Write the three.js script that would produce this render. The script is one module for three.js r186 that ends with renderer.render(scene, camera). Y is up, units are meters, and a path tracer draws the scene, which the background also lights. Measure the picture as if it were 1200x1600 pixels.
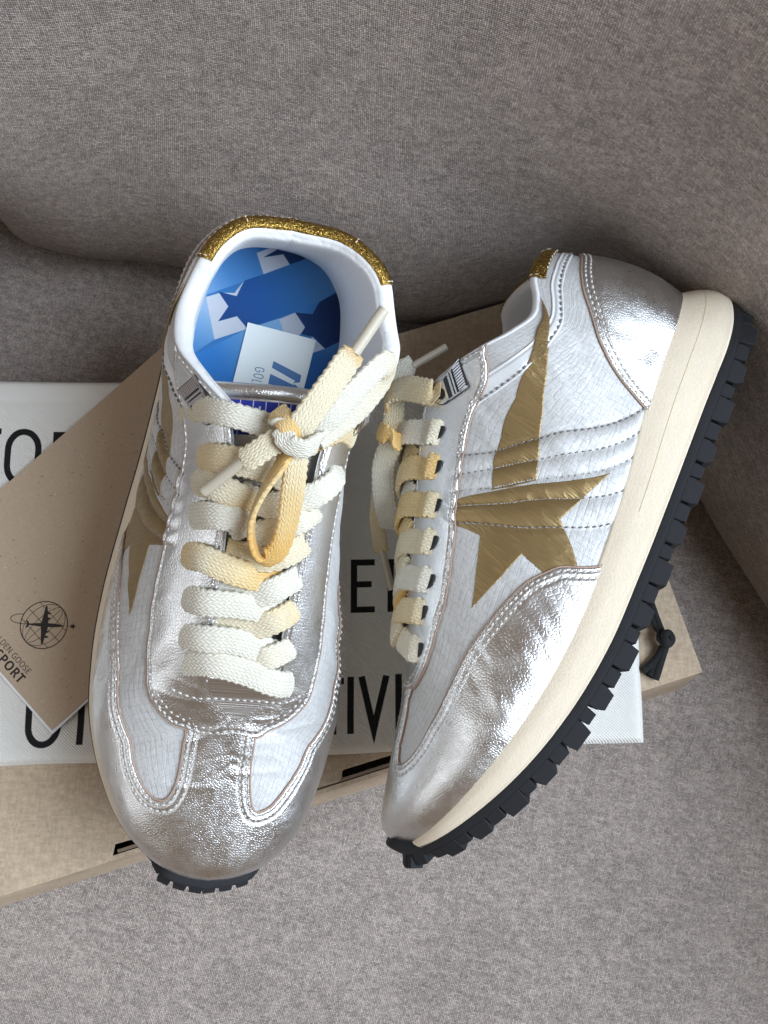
import * as THREE from 'three';
import { mergeGeometries, mergeVertices } from 'three/addons/utils/BufferGeometryUtils.js';
import { RectAreaLightUniformsLib } from 'three/addons/lights/RectAreaLightUniformsLib.js';
// ---------- camera, light, exposure ----------
const scene = new THREE.Scene();
const camera = new THREE.PerspectiveCamera(50, 3 / 4, .02, 30);
camera.position.set(0, .5799479, .0956394);
camera.lookAt(0, .13, 0);
const renderer = new THREE.WebGLRenderer({ antialias: true });
renderer.toneMapping = THREE.LinearToneMapping; renderer.toneMappingExposure = 1;
renderer.shadowMap.enabled = true;
RectAreaLightUniformsLib.init();
scene.background = new THREE.Color(.215, .163, .122);     // the warm, dim room round the chair
// daylight comes in through two windows that the silver leather mirrors: a near one to the right, a dimmer one at the front left
const WINDOWS = [
  { at: [1.4, 1.58, .42], w: 1.25, h: 1.75, color: new THREE.Color(.78, .91, 1.06), power: 11.8, label: 'tall bright window to the right of the armchair' },
  { at: [-1.75, 1.3, .75], w: 1.2, h: 1.7, color: new THREE.Color(.9, .95, 1), power: 1.5, label: 'dimmer window at the front left of the armchair' },
];
WINDOWS.forEach((o, i) => {
  const l = new THREE.RectAreaLight(o.color, o.power, o.w, o.h); l.position.set(...o.at); l.lookAt(0, .05, 0); scene.add(l);
  const g = new THREE.Group(); g.name = i ? 'window_001' : 'window'; g.userData = { label: o.label, category: 'window' }; g.position.copy(l.position).multiplyScalar(1.02); g.lookAt(0, .05, 0); scene.add(g);
  const white = new THREE.MeshStandardMaterial({ color: new THREE.Color().setRGB(.7, .7, .68), roughness: .5 });
  const pane = new THREE.Mesh(new THREE.PlaneGeometry(o.w, o.h), new THREE.MeshStandardMaterial({ color: 0x222222, emissive: o.color, emissiveIntensity: i ? .4 : 1 })); pane.name = 'pane'; pane.rotation.y = Math.PI * 2; g.add(pane);
  for (const [w, h, x, y] of [[o.w + .16, .08, 0, o.h / 2 + .04], [o.w + .16, .08, 0, -o.h / 2 - .04], [.08, o.h, o.w / 2 + .04, 0], [.08, o.h, -o.w / 2 - .04, 0]]) { const f = new THREE.Mesh(new THREE.BoxGeometry(w, h, .06), white); f.name = 'frame'; f.position.set(x, y, 0); f.castShadow = f.receiveShadow = true; g.add(f); }
});
// ---------- shoe last: all numbers in centimetres, z from heel to toe, y up, x towards the outer side ----------
const clamp = (x, a = 0, b = 1) => Math.min(b, Math.max(a, x)), mix = (a, b, t) => a + (b - a) * t;
const sstep = (a, b, x) => { const t = clamp((x - a) / (b - a)); return t * t * (3 - 2 * t); };
function curve(rows) {                                   // rows [t, a, b, ...]: smooth interpolation (monotone-limited Hermite) of every column
  const n = rows.length, m = rows[0].length - 1, sl = [];
  for (let i = 0; i < n; i++) {
    const r = [];
    for (let k = 1; k <= m; k++) {
      const d0 = i ? (rows[i][k] - rows[i - 1][k]) / (rows[i][0] - rows[i - 1][0]) : null, d1 = i < n - 1 ? (rows[i + 1][k] - rows[i][k]) / (rows[i + 1][0] - rows[i][0]) : null;
      let s = d0 === null ? d1 : d1 === null ? d0 : (d0 * (rows[i + 1][0] - rows[i][0]) + d1 * (rows[i][0] - rows[i - 1][0])) / (rows[i + 1][0] - rows[i - 1][0]);
      r.push(s);
    }
    sl.push(r);
  }
  return (t) => {
    t = clamp(t, rows[0][0], rows[n - 1][0]);
    let i = 0; while (i < n - 2 && t > rows[i + 1][0]) i++;
    const h = rows[i + 1][0] - rows[i][0], u = (t - rows[i][0]) / h, u2 = u * u, u3 = u2 * u, out = [];
    for (let k = 0; k < m; k++) out.push((2 * u3 - 3 * u2 + 1) * rows[i][k + 1] + (u3 - 2 * u2 + u) * h * sl[i][k] + (3 * u2 - 2 * u3) * rows[i + 1][k + 1] + (u3 - u2) * h * sl[i + 1][k]);
    return m === 1 ? out[0] : out;
  };
}
const footX = curve([[0, 0, 0], [.03, 1.05, 1.05], [.06, 1.95, 1.95], [.12, 2.95, 2.95], [.2, 3.3, 3.3], [.3, 3.6, 3.15], [.4, 4.0, 3.1], [.5, 4.5, 3.5], [.6, 4.95, 3.95], [.7, 5.1, 4.25], [.78, 4.9, 4.2], [.85, 4.2, 3.65], [.91, 3.22, 2.86], [.955, 1.98, 1.66], [.98, 1.1, .66], [1, .28, -.28]]);
const footZ = curve([[0, .1], [.03, .22], [.06, .55], [.12, 1.7], [.2, 3.5], [.3, 6.2], [.4, 9.2], [.5, 12.2], [.6, 15.2], [.7, 18], [.78, 20.4], [.85, 22.5], [.91, 24.1], [.955, 25.1], [.98, 25.45], [1, 25.58]]);
const footY = curve([[-1, 3.3], [0, 3.2], [5, 2.95], [9, 2.5], [12, 2.35], [15, 2.4], [18, 2.75], [21, 3.4], [24, 4.25], [26, 4.95], [27.5, 5.5]]);   // height of the upper's lower edge along z
const topC = curve([[0, 0, 8.9, .5], [.05, 1.75, 9.0, .75], [.1, 2.8, 9.1, 1.65], [.14, 3.25, 8.95, 2.5], [.17, 3.5, 8.6, 3.15], [.2, 3.7, 8.42, 3.78], [.26, 3.85, 8.95, 4.9], [.32, 3.65, 9.85, 5.95], [.37, 2.85, 10.65, 6.9], [.42, 1.85, 11.2, 8.0], [.46, 1.5, 11.05, 9.1], [.5, 1.42, 10.65, 10.4], [.6, 1.28, 9.6, 13.5], [.7, 1.15, 8.6, 16.5], [.755, .95, 7.85, 18.2], [.785, .3, 7.6, 18.9], [.8, 0, 7.52, 19.1], [.82, 0, 7.4, 19.6], [.85, 0, 7.2, 20.4], [.91, 0, 6.85, 22.1], [.96, 0, 6.53, 23.5], [1, 0, 6.32, 24.35]]);
const bez = curve([[0, 2.3, .85, .45, 2.0], [.1, 2.0, .6, .45, 2.2], [.2, 1.8, .35, .45, 2.0], [.3, 1.7, .3, .6, 2.0], [.4, 1.7, .4, 1.5, 1.2], [.5, 1.7, .5, 1.9, .8], [.6, 1.7, .6, 2.1, .6], [.7, 1.7, .7, 2.2, .45], [.8, 1.8, .7, 2.4, .15], [.87, 1.9, .7, 2.1, .15], [.93, 1.7, .65, 1.6, .32], [1, 1.35, .38, .8, .32]]);
function ground(t, side) { const f = footX(t); return [side > 0 ? f[0] : -f[1], footZ(t)]; }
function outward(t, side) { const a = ground(Math.max(0, t - .012), side), b = ground(Math.min(1, t + .012), side), dx = b[0] - a[0], dz = b[1] - a[1], l = Math.hypot(dx, dz); let n = [dz / l * side, -dx / l * side]; if (t < 1e-6) n = [0, -1]; if (t > 1 - 1e-6) n = [0, 1]; return n; }
const _c = new Map();
function girth(t, side) {
  const key = Math.round(t * 4e4) * 2 + (side > 0 ? 1 : 0);
  let g = _c.get(key);
  if (!g) {
    const p = ground(t, side), n = outward(t, side), T = topC(t).slice(), b = bez(t), y = footY(p[1]);
    if (side < 0) { const k = sstep(0, .15, t) * sstep(.4, .24, t); T[0] += .45 * k; T[1] += .85 * k; }   // the inner side of the collar stands a little higher and wider
    if (t > .78) { const u = topC(Math.max(.78, t - .01)), w = topC(Math.min(1, t + .01)), m = (u[1] - w[1]) / Math.max(.05, w[2] - u[2]); b[3] = mix(b[3], m * n[1] * b[2] + .004, sstep(.78, .82, t)); }
    const tx = T[0] * side;
    g = [[p[0], y, p[1]], [p[0] + n[0] * b[1], y + b[0], p[1] + n[1] * b[1]], [tx + n[0] * b[2], T[1] - b[3], T[2] + n[1] * b[2]], [tx, T[1], T[2]]];
    _c.set(key, g);
  }
  return g;
}
function S(t, v, side) {                                 // the upper: t along from heel (0) to toe (1), v up from sole (0) to collar, throat edge or centre line (1)
  const g = girth(t, side), a = 1 - v, b0 = a * a * a, b1 = 3 * a * a * v, b2 = 3 * a * v * v, b3 = v * v * v;
  return [0, 1, 2].map((k) => b0 * g[0][k] + b1 * g[1][k] + b2 * g[2][k] + b3 * g[3][k]);
}
const sub = (a, b) => [a[0] - b[0], a[1] - b[1], a[2] - b[2]], add = (a, b, s = 1) => [a[0] + b[0] * s, a[1] + b[1] * s, a[2] + b[2] * s], dot = (a, b) => a[0] * b[0] + a[1] * b[1] + a[2] * b[2];
const cross = (a, b) => [a[1] * b[2] - a[2] * b[1], a[2] * b[0] - a[0] * b[2], a[0] * b[1] - a[1] * b[0]], len = (a) => Math.hypot(a[0], a[1], a[2]), unit = (a) => { const l = len(a) || 1; return [a[0] / l, a[1] / l, a[2] / l]; };
function SN(t, v, side) {                                // outward normal
  const e = .004, v0 = clamp(v, .01, .99), t0 = clamp(t, .002, .9975), dt = sub(S(Math.min(1, t0 + e), v0, side), S(Math.max(0, t0 - e), v0, side)), dv = sub(S(t0, Math.min(1, v0 + e), side), S(t0, Math.max(0, v0 - e), side));
  let n = unit(cross(dv, dt)); if (side < 0) n = n.map((x) => -x);
  if (t < .006 && v < .98) { n[0] = 0; n = unit(n); }
  if (t > .98) { n[0] *= 1 - sstep(.98, 1, t); n = unit(n); }
  if (t > .75 && v > .995) { n[0] *= .0; n = unit(n); }
  return n.map((x) => x * 1);
}
// sole: outline round the upper's lower edge, top and bottom of the midsole along z
const soleTop = (z) => footY(z) + .12;
const soleLow = curve([[-1.2, 1.1], [-.5, .62], [.6, .22], [2, .05], [5, 0], [12, 0], [15, .12], [18, .6], [21, 1.5], [24, 2.85], [26, 4.0], [27.2, 4.8]]);   // underside of the tread
// ---------- textures ----------
function rng(seed) { let s = seed >>> 0; return () => { s = (s + 0x6d2b79f5) | 0; let t = Math.imul(s ^ (s >>> 15), 1 | s); t = (t + Math.imul(t ^ (t >>> 7), 61 | t)) ^ t; return ((t ^ (t >>> 14)) >>> 0) / 4294967296; }; }
const hash = (x, y, s = 0) => { let h = Math.imul(x, 374761393) + Math.imul(y, 668265263) + Math.imul(s, 974634777); h = Math.imul(h ^ (h >>> 13), 1274126177); return ((h ^ (h >>> 16)) >>> 0) / 4294967296; };
const md = (a, n) => ((a % n) + n) % n;
function vnoise(x, y, px, py, s = 0) {                   // tileable value noise with period px, py cells
  const ix = Math.floor(x), iy = Math.floor(y), fx = x - ix, fy = y - iy, u = fx * fx * (3 - 2 * fx), w = fy * fy * (3 - 2 * fy);
  const h = (i, j) => hash(md(ix + i, px), md(iy + j, py), s);
  return mix(mix(h(0, 0), h(1, 0), u), mix(h(0, 1), h(1, 1), u), w);
}
function worley(x, y, p, s = 0, q = p) {                 // [nearest, second, cell value]
  const ix = Math.floor(x), iy = Math.floor(y); let a = 9, b = 9, id = 0;
  for (let i = -1; i <= 1; i++) for (let j = -1; j <= 1; j++) {
    const cx = md(ix + i, p), cy = md(iy + j, q), dx = ix + i + hash(cx, cy, s) - x, dy = iy + j + hash(cx, cy, s + 7) - y, d = Math.hypot(dx, dy);
    if (d < a) { b = a; a = d; id = hash(cx, cy, s + 13); } else if (d < b) b = d;
  }
  return [a, b, id];
}
function tex(w, h, f, srgb = false) {
  const d = new Uint8Array(w * h * 4);
  for (let y = 0; y < h; y++) for (let x = 0; x < w; x++) { const v = f(x / w, y / h, x, y), o = (y * w + x) * 4; if (v.length) { d[o] = clamp(v[0]) * 255; d[o + 1] = clamp(v[1]) * 255; d[o + 2] = clamp(v[2]) * 255; } else d[o] = d[o + 1] = d[o + 2] = clamp(v) * 255; d[o + 3] = 255; }
  const t = new THREE.DataTexture(d, w, h); t.wrapS = t.wrapT = THREE.RepeatWrapping; t.magFilter = THREE.LinearFilter; t.minFilter = THREE.LinearMipmapLinearFilter; t.generateMipmaps = true;
  if (srgb) t.colorSpace = THREE.SRGBColorSpace; t.needsUpdate = true; return t;
}
const rep = (t, u, v = u) => { const c = t.clone(); c.repeat.set(u, v); c.needsUpdate = true; return c; };
function board(w, h, draw) { const c = document.createElement('canvas'); c.width = w; c.height = h; const g = c.getContext('2d'); draw(g, w, h); const t = new THREE.CanvasTexture(c); t.colorSpace = THREE.SRGBColorSpace; t.magFilter = THREE.LinearFilter; return t; }
// all uv are in centimetres, so a texture that covers n centimetres repeats 1 / n
const pebbleH = tex(512, 512, (x, y) => {                // grained leather, 2.6 cm
  const wx = x * 26 + .5 * vnoise(x * 13, y * 13, 13, 13, 3), wy = y * 26 + .5 * vnoise(x * 13, y * 13, 13, 13, 4), a = worley(wx, wy, 26, 1), b = worley(x * 52, y * 52, 52, 2);
  return .15 + .55 * sstep(0, .42, a[1] - a[0]) + .15 * sstep(0, .4, b[1] - b[0]) + .15 * vnoise(x * 9, y * 9, 9, 9, 5);
});
const leatherRough = tex(256, 256, (x, y) => .36 + .16 * vnoise(x * 6, y * 6, 6, 6, 1) + .12 * vnoise(x * 24, y * 24, 24, 24, 2));
const nylonH = tex(1024, 1024, (x, y) => {               // ripstop, 6 cm: fine weave, raised check, crinkles along the fibres
  const th = .5 + .5 * Math.sin(x * 6.2832 * 150) * Math.sin(y * 6.2832 * 150), cx = Math.abs(md(x * 24, 1) - .5), cy = Math.abs(md(y * 24, 1) - .5);
  const cr = Math.pow(1 - Math.abs(2 * vnoise(x * 9 + 1.2 * vnoise(x * 5, y * 12, 5, 12, 8), y * 26, 9, 26, 1) - 1), 3), c2 = Math.pow(1 - Math.abs(2 * vnoise(x * 30 + vnoise(x * 14, y * 30, 14, 30, 9), y * 62, 30, 62, 2) - 1), 2);
  return .1 + .14 * th + 0.18 * Math.max(sstep(.43, .48, cx), sstep(.43, .48, cy)) + .36 * cr * cr + .12 * c2 * c2;
});
const nylonC = tex(1024, 1024, (x, y) => {
  const cx = Math.abs(md(x * 24, 1) - .5), cy = Math.abs(md(y * 24, 1) - .5), dash = sstep(.45, .485, cy) * (hash(Math.floor(x * 150), Math.floor(y * 24 + .5), 5) > .45 ? 1 : .25), d2 = sstep(.46, .49, cx) * (hash(Math.floor(y * 150), Math.floor(x * 24 + .5), 6) > .6 ? .7 : .1);
  const c2 = Math.pow(1 - Math.abs(2 * vnoise(x * 30 + vnoise(x * 14, y * 30, 14, 30, 9), y * 62, 30, 62, 2) - 1), 5);
  const k = .93 + .05 * vnoise(x * 200, y * 200, 200, 200, 3) - .2 * Math.max(dash, d2) - .06 * c2;
  return [k * .96, k * .955, k * .95];
}, true);
const glitterC = tex(512, 512, (x, y) => { const c = worley(x * 46, y * 46, 46, 3), k = c[2]; const e = sstep(.02, .1, c[1] - c[0]); const b = k > .84 ? 1.2 : mix(.42, .95, k); return [b * .86 * mix(.6, 1, e), b * .69 * mix(.6, 1, e), b * .36 * mix(.6, 1, e)]; }, true);
const glitterN = tex(512, 512, (x, y) => { const c = worley(x * 46, y * 46, 46, 3), a = c[2] * 40, r = .75 * hash(Math.floor(c[2] * 1e6), 1, 2); const nx = Math.cos(a) * r, ny = Math.sin(a) * r; return [nx * .5 + .5, ny * .5 + .5, .5 + .5 * Math.sqrt(1 - Math.min(.95, r * r))]; });
const foilH = tex(512, 1024, (x, y) => {                 // crinkled foil, 6 cm: streaks along the second axis
  const cr = Math.pow(1 - Math.abs(2 * vnoise(x * 12, y * 52 + 1.5 * vnoise(x * 6, y * 14, 6, 14, 3), 12, 52, 1) - 1), 2.5), c2 = vnoise(x * 16, y * 120, 16, 120, 2), th = .5 + .5 * Math.sin(x * 6.2832 * 120) * Math.sin(y * 6.2832 * 120);
  return .5 * cr + .33 * c2 + .12 * th;
});
function weave(n, seed) {                                // upholstery: n x n crossings, each yarn with its own tone
  return (x, y) => {
    const wx = x * n + .35 * (vnoise(x * n / 4, y * n / 4, n / 4, n / 4, seed) - .5), wy = y * n + .35 * (vnoise(x * n / 4, y * n / 4, n / 4, n / 4, seed + 1) - .5), ix = Math.floor(wx), iy = Math.floor(wy), fx = wx - ix - .5, fy = wy - iy - .5, over = (ix + iy) & 1;
    const prof = over ? Math.cos(fx * 2.6) * (.65 + .35 * Math.cos(fy * 3.1)) : Math.cos(fy * 2.6) * (.65 + .35 * Math.cos(fx * 3.1));
    return [prof, over ? hash(md(ix, n), Math.floor(md(wy, n) / 3), seed + 2) : hash(Math.floor(md(wx, n) / 3), md(iy, n), seed + 3), hash(md(ix, n), md(iy, n), seed + 4)];
  };
}
const wv = weave(400, 11);
const fabricH = tex(2048, 2048, (x, y) => { const w = wv(x, y); return .15 + .5 * w[0] + .22 * w[1] + .18 * vnoise(x * 150 + y * 60, y * 200, 210, 200, 8) + .1 * vnoise(x * 800, y * 800, 800, 800, 5); });
const fabricC = tex(2048, 2048, (x, y) => {
  const w = wv(x, y), st = vnoise(x * 90 + y * 60, y * 190 - x * 60, 30, 130, 3), m = vnoise(x * 14, y * 14, 14, 14, 4);
  const k = .715 + .16 * (w[1] - .5) + .09 * (w[2] - .5) + .2 * (w[0] - .6) + .11 * (st - .5) + .05 * (m - .5) + .08 * (vnoise(x * 900, y * 900, 900, 900, 6) - .5), t = hash(Math.floor(w[1] * 977), 3, 4) - .5;
  return [k * (.835 + .015 * t), k * .772, k * (.73 - .015 * t)];
}, true);
const kraftC = tex(1024, 1024, (x, y) => {               // 20 cm
  const f = vnoise(x * 60, y * 220, 60, 220, 1), g = vnoise(x * 220, y * 70, 220, 70, 2), b = vnoise(x * 10, y * 10, 10, 10, 3), n = vnoise(x * 512, y * 512, 512, 512, 4), s = worley(x * 34, y * 34, 34, 5), w = worley(x * 50 + 3, y * 50, 50, 9);
  let k = 1 + .09 * (f - .5) + .09 * (g - .5) + .1 * (b - .5) + .1 * (n - .5);
  if (s[2] > .8 && s[0] < .02 + .1 * (s[2] - .8)) k *= .7; if (w[2] > .72 && w[0] < .05) k *= 1.15;
  return [.71 * k, .63 * k, .535 * k];
}, true);
const kraftH = tex(512, 512, (x, y) => .4 * vnoise(x * 40, y * 150, 40, 150, 1) + .4 * vnoise(x * 150, y * 40, 150, 40, 2) + .2 * vnoise(x * 12, y * 12, 12, 12, 3));
const twillH = tex(256, 256, (x, y) => { const d = md(x * 10 + y * 10, 1), th = .5 + .5 * Math.sin((x - y) * 6.2832 * 24); return .2 + .55 * Math.sin(d * 3.1416) + .15 * th + .1 * vnoise(x * 64, y * 64, 64, 64, 1); });   // 1.5 cm
const foamH = tex(512, 512, (x, y) => .5 * vnoise(x * 60, y * 60, 60, 60, 1) + .3 * vnoise(x * 140, y * 140, 140, 140, 2) + .2 * worley(x * 40, y * 40, 40, 3)[0]);   // 4 cm
const foamC = tex(512, 512, (x, y) => { const s = worley(x * 20, y * 20, 20, 2), k = 1 + .02 * (vnoise(x * 8, y * 8, 8, 8, 1) - .5) + .05 * (vnoise(x * 120, y * 120, 120, 120, 4) - .5) - (s[2] > .75 && s[0] < .06 ? .1 : 0); return [.895 * k, .84 * k, .75 * k]; }, true);
const braidH = tex(256, 256, (x, y) => {                 // flat braid: 4 x 4 pairs of strands in herringbone
  const u = x * 4, v = y * 4, col = Math.floor(u * 2), fx = u * 2 - col - .5, s = (col & 1) ? 1 : -1, w = md(v * 1 + s * fx * .75 + (col & 1) * .5, 1) - .5;
  return .1 + .9 * Math.pow(Math.max(0, Math.cos(fx * 2.5) * Math.cos(w * 2.7)), .75) - .12 * vnoise(x * 64, y * 64, 64, 64, 2);
});
const braidC = tex(256, 256, (x, y) => { const k = .9 + .1 * vnoise(x * 40, y * 40, 40, 40, 1) + .05 * (vnoise(x * 100, y * 100, 100, 100, 2) - .5); return [k, k, k * .99]; }, true);
const insoleH = tex(256, 256, (x, y) => .5 + .5 * Math.sin(x * 6.2832 * 20) * Math.sin(y * 6.2832 * 20));   // 2 cm
const noiseB = tex(256, 256, (x, y) => .5 * vnoise(x * 20, y * 20, 20, 20, 1) + .5 * vnoise(x * 70, y * 70, 70, 70, 2));
const lin = (r, g, b) => new THREE.Color().setRGB(r, g, b);
const mat = (o) => { const phys = o.clearcoat || o.sheen; return new (phys ? THREE.MeshPhysicalMaterial : THREE.MeshStandardMaterial)(o); };
const M = {
  silver: mat({ color: lin(.72, .715, .705), metalness: 1, roughness: .66, roughnessMap: rep(leatherRough, 1 / 5), bumpMap: rep(pebbleH, 1 / 2.9), bumpScale: .000085 }),
  nylon: mat({ color: lin(.72, .72, .715), map: rep(nylonC, 1 / 6), metalness: .18, roughness: .52, bumpMap: rep(nylonH, 1 / 6), bumpScale: .00026 }),
  gold: mat({ color: lin(.29, .20, .088), metalness: .65, roughness: .45, bumpMap: rep(foilH, 1 / 6), bumpScale: .00026 }),
  glitter: mat({ map: rep(glitterC, 1 / 1.25), normalMap: rep(glitterN, 1 / 1.25), metalness: 1, roughness: .38 }),
  lining: mat({ color: lin(.80, .80, .80), roughness: .55, bumpMap: rep(pebbleH, 1 / 3.5), bumpScale: .00008 }),
  band: mat({ color: lin(.74, .745, .755), roughness: .38, metalness: .15, bumpMap: rep(nylonH, 1 / 9), bumpScale: .0001 }),
  edge: mat({ color: lin(.36, .25, .19), roughness: .8, bumpMap: rep(noiseB, 1), bumpScale: .0001 }),
  thread: mat({ color: lin(.56, .53, .5), roughness: .55, metalness: .35 }),
  darkThread: mat({ color: lin(.2, .18, .165), roughness: .6, metalness: .2 }),
  foam: mat({ map: rep(foamC, 1 / 4), roughness: .8, bumpMap: rep(foamH, 1 / 4), bumpScale: .0001 }),
  glue: mat({ color: lin(.60, .49, .30), roughness: .5 }),
  rubber: mat({ color: lin(.007, .007, .009), roughness: .82, bumpMap: rep(noiseB, 1 / 2), bumpScale: .00008 }),
  lace: mat({ map: rep(braidC, 1, 1), vertexColors: true, roughness: .85, bumpMap: rep(braidH, 1, 1), bumpScale: .00042 }),
  aglet: mat({ color: lin(.52, .46, .36), roughness: .35, bumpMap: rep(noiseB, 1), bumpScale: .0001 }),
  plate: mat({ color: lin(.72, .72, .74), metalness: 1, roughness: .2 }),
  plateDark: mat({ color: lin(.03, .03, .035), roughness: .3 }),
  hole: mat({ color: lin(.02, .02, .02), roughness: .9 }),
  fabric: mat({ map: rep(fabricC, 1 / 32), roughness: .95, bumpMap: rep(fabricH, 1 / 32), bumpScale: .0009 }),
  kraft: mat({ map: rep(kraftC, 1 / 20), roughness: .85, bumpMap: rep(kraftH, 1 / 8), bumpScale: .00008 }),
  kraftDark: mat({ color: lin(.2, .145, .1), roughness: .9, bumpMap: rep(kraftH, 1 / 4), bumpScale: .0003 }),
  cord: mat({ color: lin(.012, .012, .013), roughness: .8, bumpMap: rep(braidH, 2), bumpScale: .0004 }),
  paper: mat({ color: lin(.82, .82, .84), roughness: .7 }),
};
// ---------- geometry helpers ----------
const Y0 = .05;                                          // height of the box top above the seat
const mesh = (name, geo, m, stuff) => { const x = new THREE.Mesh(geo, m); x.name = name; x.castShadow = x.receiveShadow = true; if (stuff) x.userData.kind = 'stuff'; return x; };
const cm = (p) => [p[0] * .01, p[1] * .01, p[2] * .01];
function bufferGeo(pos, uv, idx, col) {
  const g = new THREE.BufferGeometry(); g.setAttribute('position', new THREE.Float32BufferAttribute(pos, 3)); if (uv) g.setAttribute('uv', new THREE.Float32BufferAttribute(uv, 2)); if (col) g.setAttribute('color', new THREE.Float32BufferAttribute(col, 3));
  g.setIndex(idx); g.computeVertexNormals(); return g;
}
function gridGeo(nu, nv, f, uvf, flip = false) {
  const pos = [], uv = [], idx = [];
  for (let i = 0; i <= nu; i++) for (let j = 0; j <= nv; j++) { const p = f(i / nu, j / nv), q = uvf(i / nu, j / nv, p); pos.push(p[0], p[1], p[2]); uv.push(q[0], q[1]); }
  for (let i = 0; i < nu; i++) for (let j = 0; j < nv; j++) { const a = i * (nv + 1) + j, b = a + nv + 1; flip ? idx.push(a, a + 1, b, b, a + 1, b + 1) : idx.push(a, b, a + 1, b, b + 1, a + 1); }
  return bufferGeo(pos, uv, idx);
}
function mirrored(g) {
  const m = g.clone(), p = m.attributes.position, n = m.attributes.normal;
  for (let i = 0; i < p.count; i++) { p.setX(i, -p.getX(i)); n.setX(i, -n.getX(i)); }
  const ix = m.index.array; for (let i = 0; i < ix.length; i += 3) { const a = ix[i]; ix[i] = ix[i + 1]; ix[i + 1] = a; }
  return m;
}
function smooth(pts, per = 8, closed = false) {          // Catmull-Rom through points of any dimension
  const n = pts.length, out = [], P = (i) => pts[closed ? md(i, n) : clamp(i, 0, n - 1)];
  for (let i = 0; i < (closed ? n : n - 1); i++) for (let k = 0; k < per; k++) {
    const u = k / per, a = P(i - 1), b = P(i), c = P(i + 1), d = P(i + 2);
    out.push(b.map((_, q) => .5 * (2 * b[q] + (c[q] - a[q]) * u + (2 * a[q] - 5 * b[q] + 4 * c[q] - d[q]) * u * u + (3 * b[q] - a[q] - 3 * c[q] + d[q]) * u * u * u)));
  }
  if (!closed) out.push(pts[n - 1]); return out;
}
// quilted rows on the outer side, [t, v] from the lacing to the sole
const rows = [[[.50, .72], [.464, .5585], [.41, .43], [.371, .333], [.29, .02]], [[.522, .71], [.4855, .553], [.436, .399], [.3926, .274], [.325, .02]], [[.543, .70], [.502, .517], [.46, .376], [.403, .176], [.36, .02]], [[.56, .69], [.5206, .502], [.482, .355], [.442, .183], [.405, .02]], [[.578, .68], [.5345, .4285], [.495, .244], [.45, .02]]].map((r) => smooth(r.map(([t, v]) => [t - .007, v < .1 ? v : v + .013]), 10));
const rowAt = (r, v) => { for (let i = 0; i < r.length - 1; i++) if (v <= r[i][1] && v >= r[i + 1][1]) return mix(r[i][0], r[i + 1][0], (r[i][1] - v) / (r[i][1] - r[i + 1][1] || 1)); return v > r[0][1] ? r[0][0] : r[r.length - 1][0]; };
function puff(t, v, side) {
  if (side < 0 || t < .25 || t > .62 || v > .76) return 0;
  const e = rows.map((r) => rowAt(r, v)), fade = sstep(.76, .68, v) * sstep(0, .05, v);
  for (let k = 0; k < 4; k++) if (t >= e[k] && t <= e[k + 1]) { const u = (t - e[k]) / (e[k + 1] - e[k]); let h = .13 * Math.pow(Math.sin(Math.PI * u), .7); return (k === 2 ? h + .05 * sstep(.35, .0, u) * sstep(0, .02, u) : h) * fade; }
  return -.03 * fade * Math.max(sstep(.012, 0, e[0] - t) * (t < e[0] ? 1 : 0), sstep(.012, 0, t - e[4]) * (t > e[4] ? 1 : 0));
}
const wr = (x, y, s) => vnoise(x, y, 4096, 4096, s) - .5;
function skin(t, v, side) {                              // the cloth surface with its quilting and slack folds, and its normal
  const p = S(t, v, side), n = SN(t, v, side), open = sstep(0, .1, v) * sstep(1, .9, v);
  const f1 = (.12 * wr(t * 30 + v * 3, v * 3.5 - t * 8, side > 0 ? 21 : 22) + .045 * wr(t * 75 + v * 9, v * 7 - t * 20, side > 0 ? 25 : 26)) * sstep(.1, .25, t) * sstep(.82, .7, t) * sstep(.82, .7, v), f2 = .045 * Math.pow(1 - Math.abs(2 * wr(t * 46 - v * 5, v * 3 + t * 22, side > 0 ? 23 : 24)), 3) * sstep(.70, .78, t) * sstep(.92, .86, t) * sstep(.45, .6, v);
  const d = puff(t, v, side) + (f1 + f2) * open;
  return [add(p, n, d), n];
}
const chartFront = (w, t) => skin(clamp(t), clamp(1 - Math.abs(w)), w >= 0 ? 1 : -1), chartRear = (s, v) => skin(clamp(Math.abs(s)), clamp(v), s >= 0 ? 1 : -1), chartSide = (t, v) => skin(clamp(t), clamp(v), 1), chartInner = (t, v) => skin(clamp(t), clamp(v), -1);
const uvFront = (w, t) => [t * 27, w * 8.5], uvRear = (s, v) => [s * 27, v * 8], uvSide = (t, v) => [t * 27, v * 8];
const uvToe = (w, t, p) => { const d = unit([p[0], p[1] - 2.6, p[2] - 21.5]), r = Math.acos(clamp(d[1], -1, 1)) * 5.2, a = Math.atan2(d[0], d[2]); return [Math.cos(a) * r, Math.sin(a) * r]; };
function densify(poly, chart, step = .06) {
  const out = [], n = poly.length;
  for (let i = 0; i < n; i++) { const a = poly[i], b = poly[(i + 1) % n], l = len(sub(chart(...a)[0], chart(...b)[0])), k = Math.max(1, Math.ceil(l / step)); for (let j = 0; j < k; j++) out.push([mix(a[0], b[0], j / k), mix(a[1], b[1], j / k)]); }
  return out;
}
const inside = (poly, x, y) => { let c = false; for (let i = 0, j = poly.length - 1; i < poly.length; j = i++) { const a = poly[i], b = poly[j]; if ((a[1] > y) !== (b[1] > y) && x < ((b[0] - a[0]) * (y - a[1])) / (b[1] - a[1]) + a[0]) c = !c; } return c; };
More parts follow.
